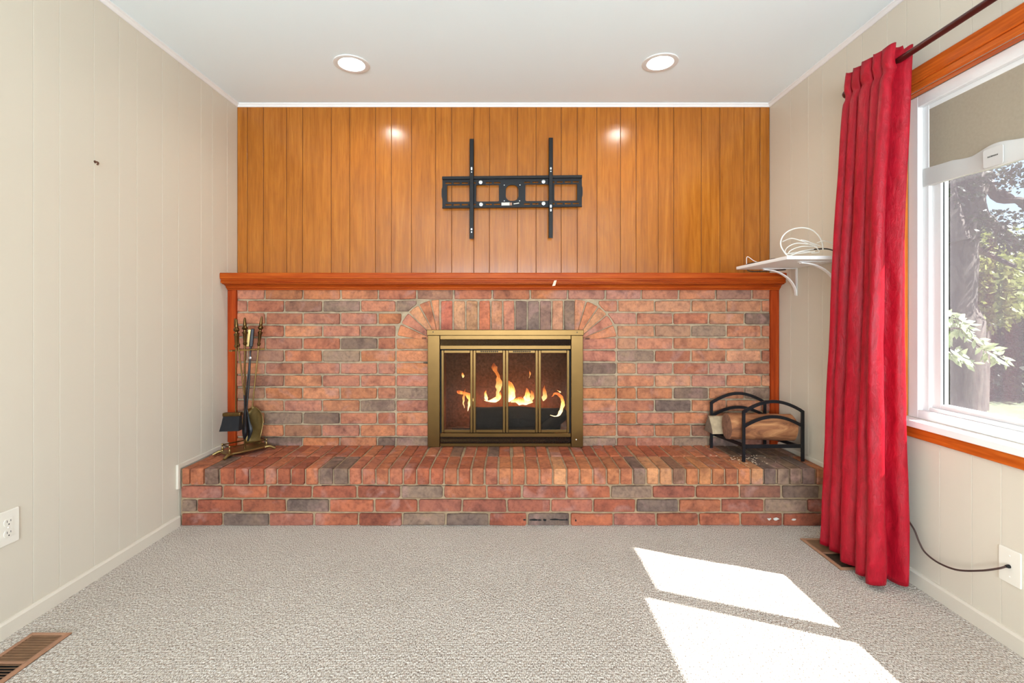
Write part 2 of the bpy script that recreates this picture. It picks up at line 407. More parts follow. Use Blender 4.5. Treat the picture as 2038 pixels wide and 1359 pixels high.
GP = [0.104, 0.150, 0.104, 0.186, 0.120, 0.166, 0.104, 0.130, 0.156]      # spacing of the random grooves, repeats every 1.22 m
def joints(start, seq, end):
    out = [start]; i = 0
    while out[-1] - seq[i % 9] > end: out.append(out[-1] - seq[i % 9]); i += 1
    return out + [end]

# left wall: painted planks on a backing
wall_left = struct(MB().box(XL - 0.12, XL - 0.0012, YREAR - 0.1, 3.7, -0.05, 2.58).build('wall_left', M['wall']))
jl = [YP] + joints(2.983, GP[1:] + GP[:1], YREAR)
for a, b_ in zip(jl[:-1], jl[1:]):
    MB().box(XL - 0.0012, XL, b_ + 0.0006, a - 0.0006, 0.0, ZC).build('wall_plank', M['wall'], wall_left, bevel=0.0009)
# right wall with the window opening
WY0, WY1, WZ0, WZ1 = 0.36, 2.070, 0.672, 2.050
rb = MB()
rb.box(XR + 0.0012, XR + 0.12, WY1, 3.7, -0.05, 2.58).box(XR + 0.0012, XR + 0.12, YREAR - 0.1, WY0, -0.05, 2.58)
rb.box(XR + 0.0012, XR + 0.12, WY0, WY1, -0.05, WZ0).box(XR + 0.0012, XR + 0.12, WY0, WY1, WZ1, 2.58)
wall_right = struct(rb.build('wall_right', M['wall']))
jr = [YP] + joints(2.863, [0.166, 0.12, 0.186, 0.104, 0.150, 0.104, 0.156, 0.130, 0.104], YREAR)
for a, b_ in zip(jr[:-1], jr[1:]):
    y0, y1 = b_ + 0.0006, a - 0.0006
    if y1 <= WY0 or y0 >= WY1:
        MB().box(XR, XR + 0.0012, y0, y1, 0, ZC).build('wall_plank', M['wall'], wall_right, bevel=0.0009)
    else:
        MB().box(XR, XR + 0.0012, y0, y1, 0, WZ0).build('wall_plank', M['wall'], wall_right, bevel=0.0009)
        MB().box(XR, XR + 0.0012, y0, y1, WZ1, ZC).build('wall_plank', M['wall'], wall_right, bevel=0.0009)
        if y1 > WY1: MB().box(XR, XR + 0.0012, WY1, y1, WZ0, WZ1).build('wall_plank', M['wall'], wall_right)
        if y0 < WY0: MB().box(XR, XR + 0.0012, y0, WY0, WZ0, WZ1).build('wall_plank', M['wall'], wall_right)
# panelled back wall above the mantel
wall_back = struct(MB().box(XL - 0.02, XR + 0.02, YP + 0.004, YP + 0.10, 1.36, 2.58).build('wall_back', M['groove']))
gx = [472, 492, 524, 570, 602, 659, 696, 747, 779, 819, 867, 899, 943, 974, 1030, 1067, 1117, 1149, 1188, 1235, 1266, 1310, 1341, 1396, 1433, 1481, 1513, 1532]
gX = [(p - CX) * YP / F for p in gx]; gX[0] = XL; gX[-1] = XR
for a, b_ in zip(gX[:-1], gX[1:]):
    MB().box(a + 0.0014, b_ - 0.0014, YP, YP + 0.006, 1.37, ZC).build('wood_plank', M['panel'], wall_back, bevel=0.0015)
# wall behind the camera; its wide opening is added for the fill light
wr = MB()
wr.box(XL - 0.1, XR + 0.1, YREAR - 0.1, YREAR, -0.05, 0.54).box(XL - 0.1, XR + 0.1, YREAR - 0.1, YREAR, 1.86, 2.58)
wr.box(XL - 0.1, -1.46, YREAR - 0.1, YREAR, 0.54, 1.86).box(1.46, XR + 0.1, YREAR - 0.1, YREAR, 0.54, 1.86)
wall_rear = struct(wr.build('wall_rear', M['wall']))
w3 = MB()
for x0, x1 in ((-1.46, -1.41), (-0.5, -0.45), (0.45, 0.5), (1.41, 1.46)): w3.box(x0, x1, YREAR - 0.08, YREAR - 0.02, 0.54, 1.86)
w3.box(-1.46, 1.46, YREAR - 0.08, YREAR - 0.02, 0.54, 0.59).box(-1.46, 1.46, YREAR - 0.08, YREAR - 0.02, 1.81, 1.86)
struct(w3.build('added_window', M['vinyl']))  # frame of a made-up window, added to go with the fill light
# unseen slab added to block the sun from the made-up rear window
struct(MB().box(XL - 0.4, XR + 0.6, -4.4, YREAR - 0.1, 2.36, 2.50).build('sun_blocker', M['white']))
# trims
def strip_trim(name, a, b_, prof_pts):     # profile swept from a to b_ ; prof gives (offset vector)
    mb = MB(); mb.loft([[Vector(a) + Vector(q) for q in prof_pts], [Vector(b_) + Vector(q) for q in prof_pts]])
    return struct(mb.build(name, M['white']))
cove = [(0, 0), (0.006, 0), (0.011, 0.005), (0.015, 0.011), (0.022, 0.015), (0.022, 0.020), (0, 0.020)]
strip_trim('trim_1', (0, YP, ZC - 0.020), (0, YP, ZC - 0.020), [(XL, 0, 0)]) if False else None
def sweep_trim(name, fn0, fn1):
    mb = MB(); mb.loft([[Vector(fn0(o, h)) for o, h in cove], [Vector(fn1(o, h)) for o, h in cove]]); return struct(mb.build(name, M['white'], bevel=0))
zt = ZC - 0.020
sweep_trim('trim_1', lambda o, h: (XL + o, YP - o, zt + h), lambda o, h: (XR - o, YP - o, zt + h))
sweep_trim('trim_2', lambda o, h: (XL + o, YP - o, zt + h), lambda o, h: (XL + o, YREAR, zt + h))
sweep_trim('trim_3', lambda o, h: (XR - o, YP - o, zt + h), lambda o, h: (XR - o, YREAR, zt + h))
def baseboard(name, x, sgn, y0, y1, z0, hgt, t):
    pr = [(0, 0), (t, 0), (t, hgt - 0.008), (t - 0.006, hgt), (0, hgt)]
    mb = MB(); mb.loft([[Vector((x + sgn * a, y0, z0 + b_)) for a, b_ in pr], [Vector((x + sgn * a, y1, z0 + b_)) for a, b_ in pr]])
    return struct(mb.build(name, M['base']))
baseboard('baseboard_left', XL, 1, YREAR, YH - 0.004, 0.0, 0.056, 0.012)
baseboard('baseboard_right', XR, -1, YREAR, YH - 0.004, 0.0, 0.060, 0.014)
# slim skirting where the side walls meet the hearth
struct(MB().box(XL, XL + 0.010, YH - 0.012, 2.985, ZH + 0.001, ZH + 0.026).box(XL, XL + 0.012, YH - 0.024, YH - 0.004, 0.20, ZH + 0.026).build('trim_4', M['base'], bevel=0.002))
struct(MB().box(XR - 0.012, XR, YH - 0.010, 2.985, ZH + 0.001, ZH + 0.026).build('trim_5', M['base'], bevel=0.002))

# ------------------------------------------------------------------ windows of the right wall
XG = 1.785
def window_unit(name, y0, y1, first_jamb=True):
    """vinyl unit between y0 (near) and y1 (far)"""
    fr = MB(); X0 = 1.735
    z0, z1 = WZ0 + 0.014, WZ1 - 0.004
    f = 0.048
    fr.box(X0, 1.82, y1 - f, y1, z0, z1) if first_jamb else None
    ye = y1 - (f if first_jamb else 0)
    fr.box(X0, 1.82, y0, ye, z1 - f, z1).box(X0, 1.82, y0, ye, z0, z0 + 0.036)
    root = struct(fr.build(name, M['vinyl'], bevel=0.002))
    fy = y1 - (f if first_jamb else 0)
    # stepped track
    tw = 0.030 if first_jamb else 0.002
    t = MB().box(1.755, 1.82, fy - tw, fy, z0 + 0.036, z1 - f).box(1.755, 1.82, y0, fy - tw, z1 - f - 0.02, z1 - f).box(1.755, 1.82, y0, fy - tw, z0 + 0.036, z0 + 0.052)
    t.build('window_track', M['vinyl'], root, bevel=0.0015)
    gy = fy - tw
    s = MB(); sw = 0.042 if first_jamb else 0.018
    s.box(1.768, 1.80, gy - sw, gy, z0 + 0.052, z1 - f - 0.02).box(1.768, 1.80, y0, y0 + 0.018, z0 + 0.052, z1 - f - 0.02)
    s.box(1.768, 1.80, y0 + 0.018, gy - sw, z0 + 0.052, z0 + 0.070).box(1.768, 1.80, y0 + 0.018, gy - sw, z1 - f - 0.06, z1 - f - 0.02)
    s.build('sash', M['vinyl'], root, bevel=0.002)
    MB().box(XG, XG + 0.004, y0 + 0.016, gy - sw + 0.002, z0 + 0.068, z1 - f - 0.058).build('pane', M['pane'], root)
    MB().box(1.7765, 1.7785, gy - sw - 0.004, gy - sw, z0 + 0.07, z1 - f - 0.06).build('glazing_seal', M['black'], root)
    MB().box(1.806, 1.807, y0 + 0.016, gy - sw + 0.002, z0 + 0.068, z1 - f - 0.058).build('insect_screen', M['screen'], root)
    return root
window_unit('window_1', 1.448, WY1 - 0.004)
w2 = window_unit('window_2', 0.42, 1.415, False)
struct(MB().box(1.740, 1.82, 1.415, 1.448, WZ0 + 0.014, WZ1).build('trim_6', M['vinyl'], bevel=0.002))
struct(MB().box(1.735, 1.82, WY0, 0.42, WZ0 + 0.014, WZ1).build('trim_7', M['vinyl'], bevel=0.002))
# stained casing, jamb lining, sill and apron
struct(MB().box(XR - 0.020, XR, WY0 - 0.08, WY1 + 0.07, 2.078, 2.140).box(XR - 0.012, XR + 0.002, WY0 - 0.02, WY1 + 0.02, WZ1, 2.078)
       .box(XR + 0.002, 1.735, WY0, WY1, WZ1 - 0.004, WZ1 + 0.001).build('trim_8', M['casing'], bevel=0.003))
struct(MB().box(XR - 0.018, XR, WY1 + 0.002, WY1 + 0.07, WZ0, 2.078).box(XR, 1.735, WY1 - 0.004, WY1 + 0.001, WZ0 + 0.014, WZ1 - 0.004).build('trim_9', M['casing_v'], bevel=0.002))
struct(MB().box(XR - 0.030, 1.735, WY0 - 0.09, WY1 + 0.03, WZ0 - 0.014, WZ0 + 0.014).build('trim_10', M['white'], bevel=0.004, seg=2))
struct(MB().box(XR - 0.014, XR, WY0 - 0.08, WY1 + 0.03, 0.612, WZ0 - 0.014).build('trim_11', M['casing'], bevel=0.003))

# ------------------------------------------------------------------ window shades
def shade(label, y0, y1, zb, tilt, text):
    sh = thing('roller_shade', (1.757, (y0 + y1) / 2, zb), label, 'window shade')
    top = WZ1 - 0.050
    mb = MB(); a = [(1.757, y0, zb + 0.05), (1.757, y1, zb + 0.05), (1.757, y1, top), (1.757, y0, top)]
    mb.prism(a, (0.0015, 0, 0)); mb.build('shade_cloth', M['shade'], sh)
    # hem bar with a swelling pull in the middle
    N = 60; front = []; yh = (y0 + y1) / 2 - 0.02
    def prof(y):
        q = math.exp(-((y - yh) / 0.075) ** 2)
        sag = 0.004 * math.sin((y - y0) / (y1 - y0) * PI * 2)
        zt_ = zb + 0.062 + 0.020 * q + (0.016 if (y1 - y) < 0.13 else 0.016 * max(0, 1 - (y1 - y - 0.13) / 0.08)) + sag - tilt * (y1 - y)
        z0_ = zb - 0.004 * q - tilt * (y1 - y)
        return z0_, zt_, 1.752 - 0.006 * q
    rings = []
    for i in range(N + 1):
        y = y0 + (y1 - y0) * i / N; z0_, z1_, xf = prof(y)
        rings.append([Vector(p) for p in ((xf, y, z0_ + 0.003), (xf, y, z1_ - 0.004), (xf + 0.003, y, z1_), (1.764, y, z1_), (1.764, y, z0_), (xf + 0.003, y, z0_))])
    bar = MB().loft(rings).build('hem_bar', M['hem'], sh, smooth=True)
    z0_, z1_, xf = prof(yh)
    pm = MB().prism([(xf - 0.001, yh + y, (z0_ + z1_) / 2 + z) for y, z in rrect(0, -0.004, 0.036, 0.034, 0.008)], (-0.003, 0, 0)).build('pull_tab', M['hem'], bar, bevel=0.001)
    if text:
        cu = bpy.data.curves.new('lettering', 'FONT'); cu.body = 'NORMAN'; cu.size = 0.0085; cu.align_x = 'CENTER'; cu.extrude = 0.0002
        tmp = bpy.data.objects.new('tmp', cu); COL.objects.link(tmp); bpy.context.view_layer.update()
        me = bpy.data.meshes.new_from_object(tmp.evaluated_get(bpy.context.evaluated_depsgraph_get())); bpy.data.objects.remove(tmp)
        t = MB(); off = Vector((xf - 0.0045, yh, (z0_ + z1_) / 2 - 0.004))
        # letters face the room (-x) and read from far to near
        t.add([off + Vector((-v.co.z, -v.co.x, v.co.y)) for v in me.vertices], [tuple(p.vertices) for p in me.polygons])
        t.build('lettering', M['blackmat'], bar, fix=False)
    return sh
shade('tan roller shade with white hem bar half lowered over the far window pane', 1.455, 2.012, 1.660, 0.02, True)
shade('tan roller shade with white hem bar over the near window pane beyond the mullion', 0.43, 1.412, 1.745, 0.0, False)

# ================================================================== BRICKWORK
PAL = [(196, 120, 84), (190, 112, 80), (200, 126, 90), (184, 112, 86), (194, 120, 92), (186, 116, 94), (180, 104, 78), (194, 116, 76), (184, 116, 96)]
DARK = [(148, 118, 102), (130, 102, 90), (158, 126, 108), (124, 100, 92)]
def lim(p, x, z, sel):
    return None
def brick_col(px, py, darks, warm=0.0, pal=PAL):
    for dx, dy in darks:
        if abs(px - dx) < 14 and abs(py - dy) < 9: c = R.choice(DARK); break
    else:
        c = R.choice(pal); j = R.uniform(0.93, 1.07); c = tuple(v * j for v in c)
        if R.random() < 0.10: k = R.choice(DARK); c = tuple(a * 0.55 + b_ * 0.45 for a, b_ in zip(c, k))
    g = sum(c) / 3; c = tuple(v * 0.86 + g * 0.14 for v in c)
    return srgb(*[max(0, min(255, v)) for v in c])
def outline(poly, jit):
    """round off the corners and roughen the edges of a brick outline"""
    n = len(poly); out = []
    for i in range(n):
        p, a, c = Vector(poly[i]), Vector(poly[i - 1]), Vector(poly[(i + 1) % n])
        cr = min(0.0055, (a - p).length * 0.3, (c - p).length * 0.3) * R.uniform(0.4, 1.3)
        out.append(p + (a - p).normalized() * cr); out.append(p + (c - p).normalized() * cr)
        if (c - p).length > 0.12: out.append(p.lerp(c, R.uniform(0.35, 0.65)))
    ctr = sum(out, Vector((0, 0))) / len(out)
    return [q + Vector((R.uniform(-jit, jit), R.uniform(-jit, jit))) for q in out], ctr
CRACKS = {}
def hairline(parent, p, q, y):
    # a thin open seam where the mortar has come away from a brick edge
    p, q = Vector(p), Vector(q); d = (q - p); L_ = d.length; d.normalize(); nv = Vector((-d.y, d.x)); f0, f1 = sorted((R.uniform(0, 0.4), R.uniform(0.55, 1.0)))
    n = max(3, int(L_ * 60)); A, B = [], []
    for i in range(n + 1):
        f = f0 + (f1 - f0) * i / n; c = p + d * (L_ * f) + nv * R.uniform(-0.0006, 0.0006); t = R.uniform(0.0005, 0.0013) * (0.4 if i in (0, n) else 1)
        A.append(Vector((c.x + nv.x * t, y, c.y + nv.y * t))); B.append(Vector((c.x - nv.x * t, y, c.y - nv.y * t)))
    CRACKS.setdefault(parent.name, MB()).loft([A, B], cap=False, closed=False)
def face_brick(parent, poly, y, depth, col, jit=0.0019, name='brick'):
    if len(poly) == 4 and name == 'brick':
        (x0, z0), (x1, _), (_, z1), _ = poly; e_ = 0.0010; ym_ = y + 0.0112
        for pr, a_, b_ in ((0.55, (x0, z1 + e_), (x1, z1 + e_)), (0.25, (x0, z0 - e_), (x1, z0 - e_)), (0.3, (x0 - e_, z0), (x0 - e_, z1)), (0.3, (x1 + e_, z0), (x1 + e_, z1))):
            if R.random() < pr: hairline(parent, a_, b_, ym_)
    """a brick whose face, given as an (x, z) outline, looks into the room"""
    o, c = outline(poly, jit); y = y + R.uniform(-0.0025, 0.0025); tx, tz = R.uniform(-0.012, 0.012), R.uniform(-0.03, 0.03)
    def ins(q, d):
        v = c - q; L = v.length
        dx = math.copysign(min(d, abs(v.x) * 0.5), v.x); dz = math.copysign(min(d, abs(v.y) * 0.5), v.y)
        return Vector((q.x + dx, q.y + dz))
    yy = lambda q: y + (q.x - c.x) * tx + (q.y - c.y) * tz
    rings = [[Vector((q.x, y + depth, q.y)) for q in o], [Vector((q.x, yy(q) + 0.0035, q.y)) for q in o], [Vector((i.x, yy(i), i.y)) for i in (ins(q, 0.003) for q in o)]]
    ob = MB().loft(rings).build(name, M['brick'], parent); ob.color = col
    return ob

# ---- brick wall around the firebox
fp = thing('brick_fireplace', (0, YB, ZH), 'red brick fireplace wall with a soldier arch around the opening', 'fireplace')
XM0, XM1 = XL + 0.003, XR - 0.003
OX0, OX1, OZ1 = -0.452, 0.442, 0.995        # firebox opening
mo = MB()
mo.box(XM0, OX0, YB + 0.012, YB + 0.16, 0.0, 1.34).box(OX1, XM1, YB + 0.012, YB + 0.16, 0.0, 1.34).box(OX0, OX1, YB + 0.012, YB + 0.16, OZ1, 1.34).box(OX0, OX1, YB + 0.012, YB + 0.16, 0.0, 0.285)
mo.build('mortar_bed', M['mortar'], fp)
fb = MB(); y2 = 3.52
fb.box(OX0 - 0.03, OX0, YB + 0.16, y2, 0.25, OZ1 + 0.05).box(OX1, OX1 + 0.03, YB + 0.16, y2, 0.25, OZ1 + 0.05).box(OX0 - 0.03, OX1 + 0.03, y2, y2 + 0.03, 0.25, OZ1 + 0.08)
fb.box(OX0 - 0.03, OX1 + 0.03, YB + 0.16, y2, OZ1, OZ1 + 0.05).box(OX0, OX1, YB + 0.02, y2, 0.25, 0.30)
fb.build('firebox', M['firebrick'], fp)

SB = F / YB
bX = lambda px: (px - CX) / SB
bZ = lambda py: H - (py - CY) / SB
JT = 0.0055         # half a joint
rows = [(bZ(577) + 0.004, bZ(595.0))]
for k in range(2, 14):
    t_ = 1.2125 - (k - 2) * 0.0783
    rows.append((t_, max(t_ - 0.0665, ZH - 0.004)))
LW, RW = 463, 1537          # behind the posts
jo_odd_l = [527.6, 602.6, 677.1, 751.7]; jo_ev_l = [491.3, 565.6, 641.4, 717.2]
jo_ev_r = [1303, 1376, 1446, 1516]; jo_odd_r = [1267, 1340, 1411, 1482]
# right rows measured: even rows carry joints 1303.., odd rows 1267..
VL, VR = 787.7, 1227.5      # upright joints beside the fireplace
cLx, cRx, cz_, Rarc = bX(874.6), bX(1143.0), bZ(681), 0.268
darks = [(679, 609), (712, 685), (675, 709), (820, 783), (562, 876), (770, 876), (819, 880), (729, 660), (748, 808), (560, 832), (635, 832), (800, 607),
         (1408, 658), (1262, 708), (1507, 633), (1333, 806), (1371, 876), (1374, 783), (1192, 735), (1192, 760), (1192, 880), (1500, 783), (1460, 876)]
def arc_lim(z, side):
    d = Rarc + 0.010
    if abs(z - cz_) >= d: return None
    dx = math.sqrt(d * d - (z - cz_) ** 2)
    return (cLx - dx) if side < 0 else (cRx + dx)
LIT_PAL = [(200, 132, 98), (196, 122, 90), (204, 138, 106), (188, 118, 92), (192, 126, 108), (184, 108, 82)]  # right-hand bricks paler: the light on that side put into their colour
def wall_brick(x0, x1, z0, z1, pal=PAL):
    if x1 - x0 < 0.012: return
    pxc, pyc = CX + (x0 + x1) / 2 * SB, CY + (H - (z0 + z1) / 2) * SB
    face_brick(fp, [(x0, z0), (x1, z0), (x1, z1), (x0, z1)], YB, 0.07, brick_col(pxc, pyc, darks, pal=pal))
for i, (zt_, zb_) in enumerate(rows):
    k = i + 1
    if k == 1:
        js = [LW, 526.3, 602.1, 677.6, 752.7, 829, 902.6, 979.6, 1055, 1129.7, 1205, 1277, 1351.6, 1424.6, 1497.3, RW]
        for a, b_ in zip(js[:-1], js[1:]): wall_brick(bX(a) + JT, bX(b_) - JT, zb_, zt_, PAL if a < 1100 else LIT_PAL)
        continue
    drift = (k - 2) * 0.25
    jl_ = [LW] + [p - drift * 0.5 for p in (jo_odd_l if k % 2 else jo_ev_l)] + [VL]
    jr_ = [VR] + [p for p in (jo_odd_r if k % 2 else jo_ev_r)] + [RW]
    if k <= 4:          # these rows are cut to the curve of the arch
        for js, side in ((jl_, -1), (jr_, 1)):
            ends = [(a, b_) for a, b_ in zip(js[:-1], js[1:])]
            if side < 0 and k == 2: ends.append((VL, 830))
            if side < 0 and k == 3: ends[-1] = (ends[-1][0], 800)
            if side > 0 and k == 2: ends = [(1190, 1229.5)] + [(1229.5, 1303)] + ends[1:]
            if side > 0 and k == 3: ends = [(1200, 1267)] + ends[1:]
            if side > 0 and k == 4: ends[0] = (1227.5, ends[0][1])
            for a, b_ in ends:
                x0, x1 = bX(a) + JT, bX(b_) - JT; zs = [zb_ + (zt_ - zb_) * q / 3 for q in range(4)]
                pts = []
                if side < 0:
                    if a == VL: x0 = bX(a) + JT
                    lims = [min(x1, arc_lim(z, -1) if arc_lim(z, -1) is not None else 9) for z in zs]
                    if min(lims) - x0 < 0.006 and max(lims) - x0 < 0.02: continue
                    if max(lims) >= x1 - 1e-6 and min(lims) >= x1 - 1e-6: poly = [(x0, zb_), (x1, zb_), (x1, zt_), (x0, zt_)]
                    else:
                        lims = [max(q, x0 + 0.004) for q in lims]
                        poly = [(x0, zb_)] + list(zip(lims, zs)) + [(x0, zt_)]
                else:
                    lims = [max(x0, arc_lim(z, 1) if arc_lim(z, 1) is not None else -9) for z in zs]
                    if x1 - max(lims) < 0.006 and x1 - min(lims) < 0.02: continue
                    if max(lims) <= x0 + 1e-6: poly = [(x0, zb_), (x1, zb_), (x1, zt_), (x0, zt_)]
                    else:
                        lims = [min(q, x1 - 0.004) for q in lims]
                        poly = [(x1, zt_)] + [(q, z) for q, z in reversed(list(zip(lims, zs)))] + [(x1, zb_)]
                cxp = CX + sum(p[0] for p in poly) / len(poly) * SB; cyp = CY + (H - sum(p[1] for p in poly) / len(poly)) * SB
                face_brick(fp, poly, YB, 0.07, brick_col(cxp, cyp, darks, pal=PAL if side < 0 else LIT_PAL))
        continue
    for a, b_ in zip(jl_[:-1], jl_[1:]): wall_brick(bX(a) + JT, bX(b_) - JT, zb_, zt_)
    for a, b_ in zip(jr_[:-1], jr_[1:]): wall_brick(bX(a) + JT, bX(b_) - JT, zb_, zt_, LIT_PAL if k < 9 else PAL)
    # stacked bricks either side of the door unit
    SUR = [(200, 124, 88), (204, 128, 88), (196, 118, 92), (188, 114, 94), (198, 120, 78)]
    wall_brick(bX(VL) + JT, bX(861), zb_, zt_, SUR)
    wall_brick(bX(1150), bX(VR) - JT, zb_, zt_, SUR)
# soldier course and the fans at its ends
sj = [876.3, 901.8, 927, 952, 976.8, 1000.8, 1025.1, 1049.4, 1073.9, 1098.2, 1122.2, 1145.5]
SOL = {0: (196, 112, 92), 1: (202, 148, 116), 2: (190, 140, 106), 3: (196, 116, 88), 4: (198, 138, 108), 5: (196, 130, 108), 6: (134, 106, 98), 7: (136, 112, 104), 8: (146, 112, 102), 9: (202, 144, 116), 10: (136, 110, 98)}
for i, (a, b_) in enumerate(zip(sj[:-1], sj[1:])):
    face_brick(fp, [(bX(a) + 0.005, 0.985), (bX(b_) - 0.005, 0.985), (bX(b_) - 0.005, 1.2125), (bX(a) + 0.005, 1.2125)], YB, 0.07, srgb(*SOL[i]))
FAN = [(204, 138, 106), (200, 128, 96), (206, 146, 112), (190, 124, 104), (204, 132, 98)]
fan_l = [(91, 101), (103.5, 118), (120.5, 135), (137.5, 153), (155.5, 171)]
fan_r = [(74.5, 89), (56.5, 72.5), (41, 54.5), (25, 39), (8, 23)]
for cx_, fan in ((cLx, fan_l), (cRx, fan_r)):
    for i, (a0, a1) in enumerate(fan):
        pol = lambda rr, a: (cx_ + rr * math.cos(math.radians(a)), cz_ + rr * math.sin(math.radians(a)))
        ri = 0.06
        poly = [pol(ri, a0), pol(Rarc, a0), pol(Rarc, (a0 + a1) / 2), pol(Rarc, a1), pol(ri, a1)]
        face_brick(fp, poly, YB, 0.07, srgb(*FAN[i]), 0.001)
def finish_cracks(parent):
    o = CRACKS[parent.name].build('hairline_cracks', M['crack'], parent, fix=False); o['kind'] = 'stuff'
finish_cracks(fp)
# settlement crack above the lowest courses
def crack(px0, px1, py, th, parent, Y, seed):
    rr = random.Random(seed); top, bot = [], []
    n = 30
    for i in range(n + 1):
        px = px0 + (px1 - px0) * i / n; z = H - (py + rr.uniform(-0.8, 0.8) - CY) * Y / F; t = th * rr.uniform(0.4, 1.2)
        x = (px - CX) * Y / F; top.append(Vector((x, Y, z + t))); bot.append(Vector((x, Y, z - t)))
    mb = MB(); mb.loft([top, bot], cap=False, closed=False)
    mb.add([p + Vector((0, 0.004, 0)) for p in bot], []) if False else None
    mb.build('mortar_crack', M['crack'], parent)
crack(512, 850, 870.3, 0.0022, fp, YB + 0.0112, 3)
crack(1163, 1415, 845.5, 0.0020, fp, YB + 0.0112, 5)
# iron ties beside the door unit
for px, py in ((844, 673), (847, 722), (1169, 674)):
    p = P(px, py, YB - 0.004); s_ = 0.014
    MB().tube([p + Vector((-s_, 0, 0.003)), p + Vector((s_, 0, 0.003))], 0.0018, 6).tube([p + Vector((-s_, 0, -0.003)), p + Vector((s_, 0, -0.003))], 0.0018, 6).build('iron_tie', M['black'], fp)

# ---- raised hearth
he = thing('brick_hearth', (0, YH, 0), 'raised red brick hearth running from wall to wall under the fireplace', 'hearth')
mo = MB().box(XL + 0.004, XR - 0.002, YH + 0.012, YB + 0.012, 0.0, ZH - 0.008)
mo.build('mortar_bed', M['hmortar'], he)
SH = F / YH
hX = lambda px: (px - CX) / SH
hdark = [(845, 980), (1257, 977), (375, 1007), (612, 1007), (1308, 1001), (1565, 1005), (488, 1037), (845, 1037), (932, 1037), (1091, 1037), (1592, 974), (1583, 974), (775, 980)]
HPAL = [(180, 96, 68), (172, 90, 66), (186, 104, 74), (168, 92, 74), (176, 100, 82), (164, 84, 62), (190, 108, 76)]
cour = [((0.209, 0.148), [352, 442.4, 532, 620.5, 709.7, 797.4, 881.8, 968.7, 1039, 1128, 1215.6, 1298.6, 1385, 1472.6, 1556.6, 1632]),
        ((0.1365, 0.0735), [352, 391, 480.8, 568.8, 655, 744.8, 832, 919.5, 1009, 1096.5, 1180.6, 1265.9, 1351.3, 1435.7, 1522, 1607.6, 1643]),
        ((0.062, 0.0), [352, 442.4, 534.7, 623.9, 712.8, 800.7, 887.3, 972.8, 1049, 1134.7, 1220.8, 1306.4, 1391.4, 1474.7, 1559, 1643])]
for (zt_, zb_), js in cour:
    for a, b_ in zip(js[:-1], js[1:]):
        x0, x1 = max(hX(a), XL + 0.008) + 0.005, min(hX(b_), XR - 0.002) - 0.005
        pxc = (a + b_) / 2; pyc = CY + (H - (zt_ + zb_) / 2) * SH
        face_brick(he, [(x0, zb_), (x1, zb_), (x1, zt_), (x0, zt_)], YH, 0.10, brick_col(pxc, pyc, hdark, pal=HPAL))
rj = [354.5, 378, 406.7, 436, 466.5, 495.7, 526, 551, 578.4, 607, 634, 663, 694, 720, 747.4, 774, 802, 828.8, 855.5, 883.5, 911, 937.5, 964.5, 991.5, 1018.8, 1046, 1073.8, 1100.5, 1128, 1153.8, 1180, 1207.5, 1233.8, 1259.5, 1286.5, 1312.5, 1338.5, 1364.8, 1391, 1416.8, 1443, 1469, 1494, 1520, 1546.5, 1571.5, 1597, 1624, 1645]
RPAL = [(184, 98, 66), (176, 92, 64), (190, 108, 74), (196, 116, 80), (182, 104, 78), (172, 88, 62)]
FPAL = [(202, 130, 84), (196, 118, 78), (206, 140, 98), (190, 110, 76)]
rdark = [648.6, 678.5, 1272, 1534, 1559, 1610]
def rowlock(x0, x1, y0, y1, col, z0=0.2195):
    zt_ = ZH + R.uniform(-0.0015, 0.0015); y0 += R.uniform(-0.003, 0.003)
    mb = MB(); j = lambda: R.uniform(-0.0014, 0.0014)
    mb.add([(x0 + j(), y0 + j(), z0 + j()), (x1 + j(), y0 + j(), z0 + j()), (x1 + j(), y1 + j(), z0), (x0 + j(), y1 + j(), z0),
            (x0 + j(), y0 + j(), zt_), (x1 + j(), y0 + j(), zt_), (x1 + j(), y1 + j(), zt_), (x0 + j(), y1 + j(), zt_)],
           [(0, 3, 2, 1), (4, 5, 6, 7), (0, 1, 5, 4), (1, 2, 6, 5), (2, 3, 7, 6), (3, 0, 4, 7)])
    o = mb.build('brick', M['brick'], he, bevel=0.0045); o.color = col
ym = YH + 0.227
for a, b_ in zip(rj[:-1], rj[1:]):
    x0, x1 = max(hX(a), XL + 0.012) + 0.0048, min(hX(b_), XR - 0.002) - 0.0048
    pc = (a + b_) / 2
    def rc(front):
        if front and any(abs(pc - d) < 13 for d in rdark): c = R.choice(DARK)
        elif pc > 1505 and not front: c = R.choice([(122, 96, 80), (138, 104, 84), (112, 92, 80)])
        elif pc > 1570 and front and pc < 1600: c = (142, 112, 92)
        elif R.random() < 0.16: c = R.choice([(142, 100, 80), (130, 98, 84)])
        else: c = R.choice(FPAL if (front and 1000 < pc) else RPAL); kk = R.uniform(0.93, 1.06); c = tuple(min(255, v * kk) for v in c)
        g = sum(c) / 3; c = tuple(min(255, v * 0.88 + g * 0.12) for v in c)
        return srgb(*c)
    rowlock(x0, x1, YH - 0.003, ym - 0.005, rc(True))
    sh_ = R.uniform(-0.006, 0.006)
    rowlock(max(x0 + sh_, XL + 0.005), min(x1 + sh_, XR - 0.003), ym + 0.005, YB + 0.004, rc(False))
crack(640, 900, 966.3, 0.0018, he, YH + 0.0112, 8)
crack(1380, 1640, 962.3, 0.0022, he, YH + 0.0112, 9)
finish_cracks(he)
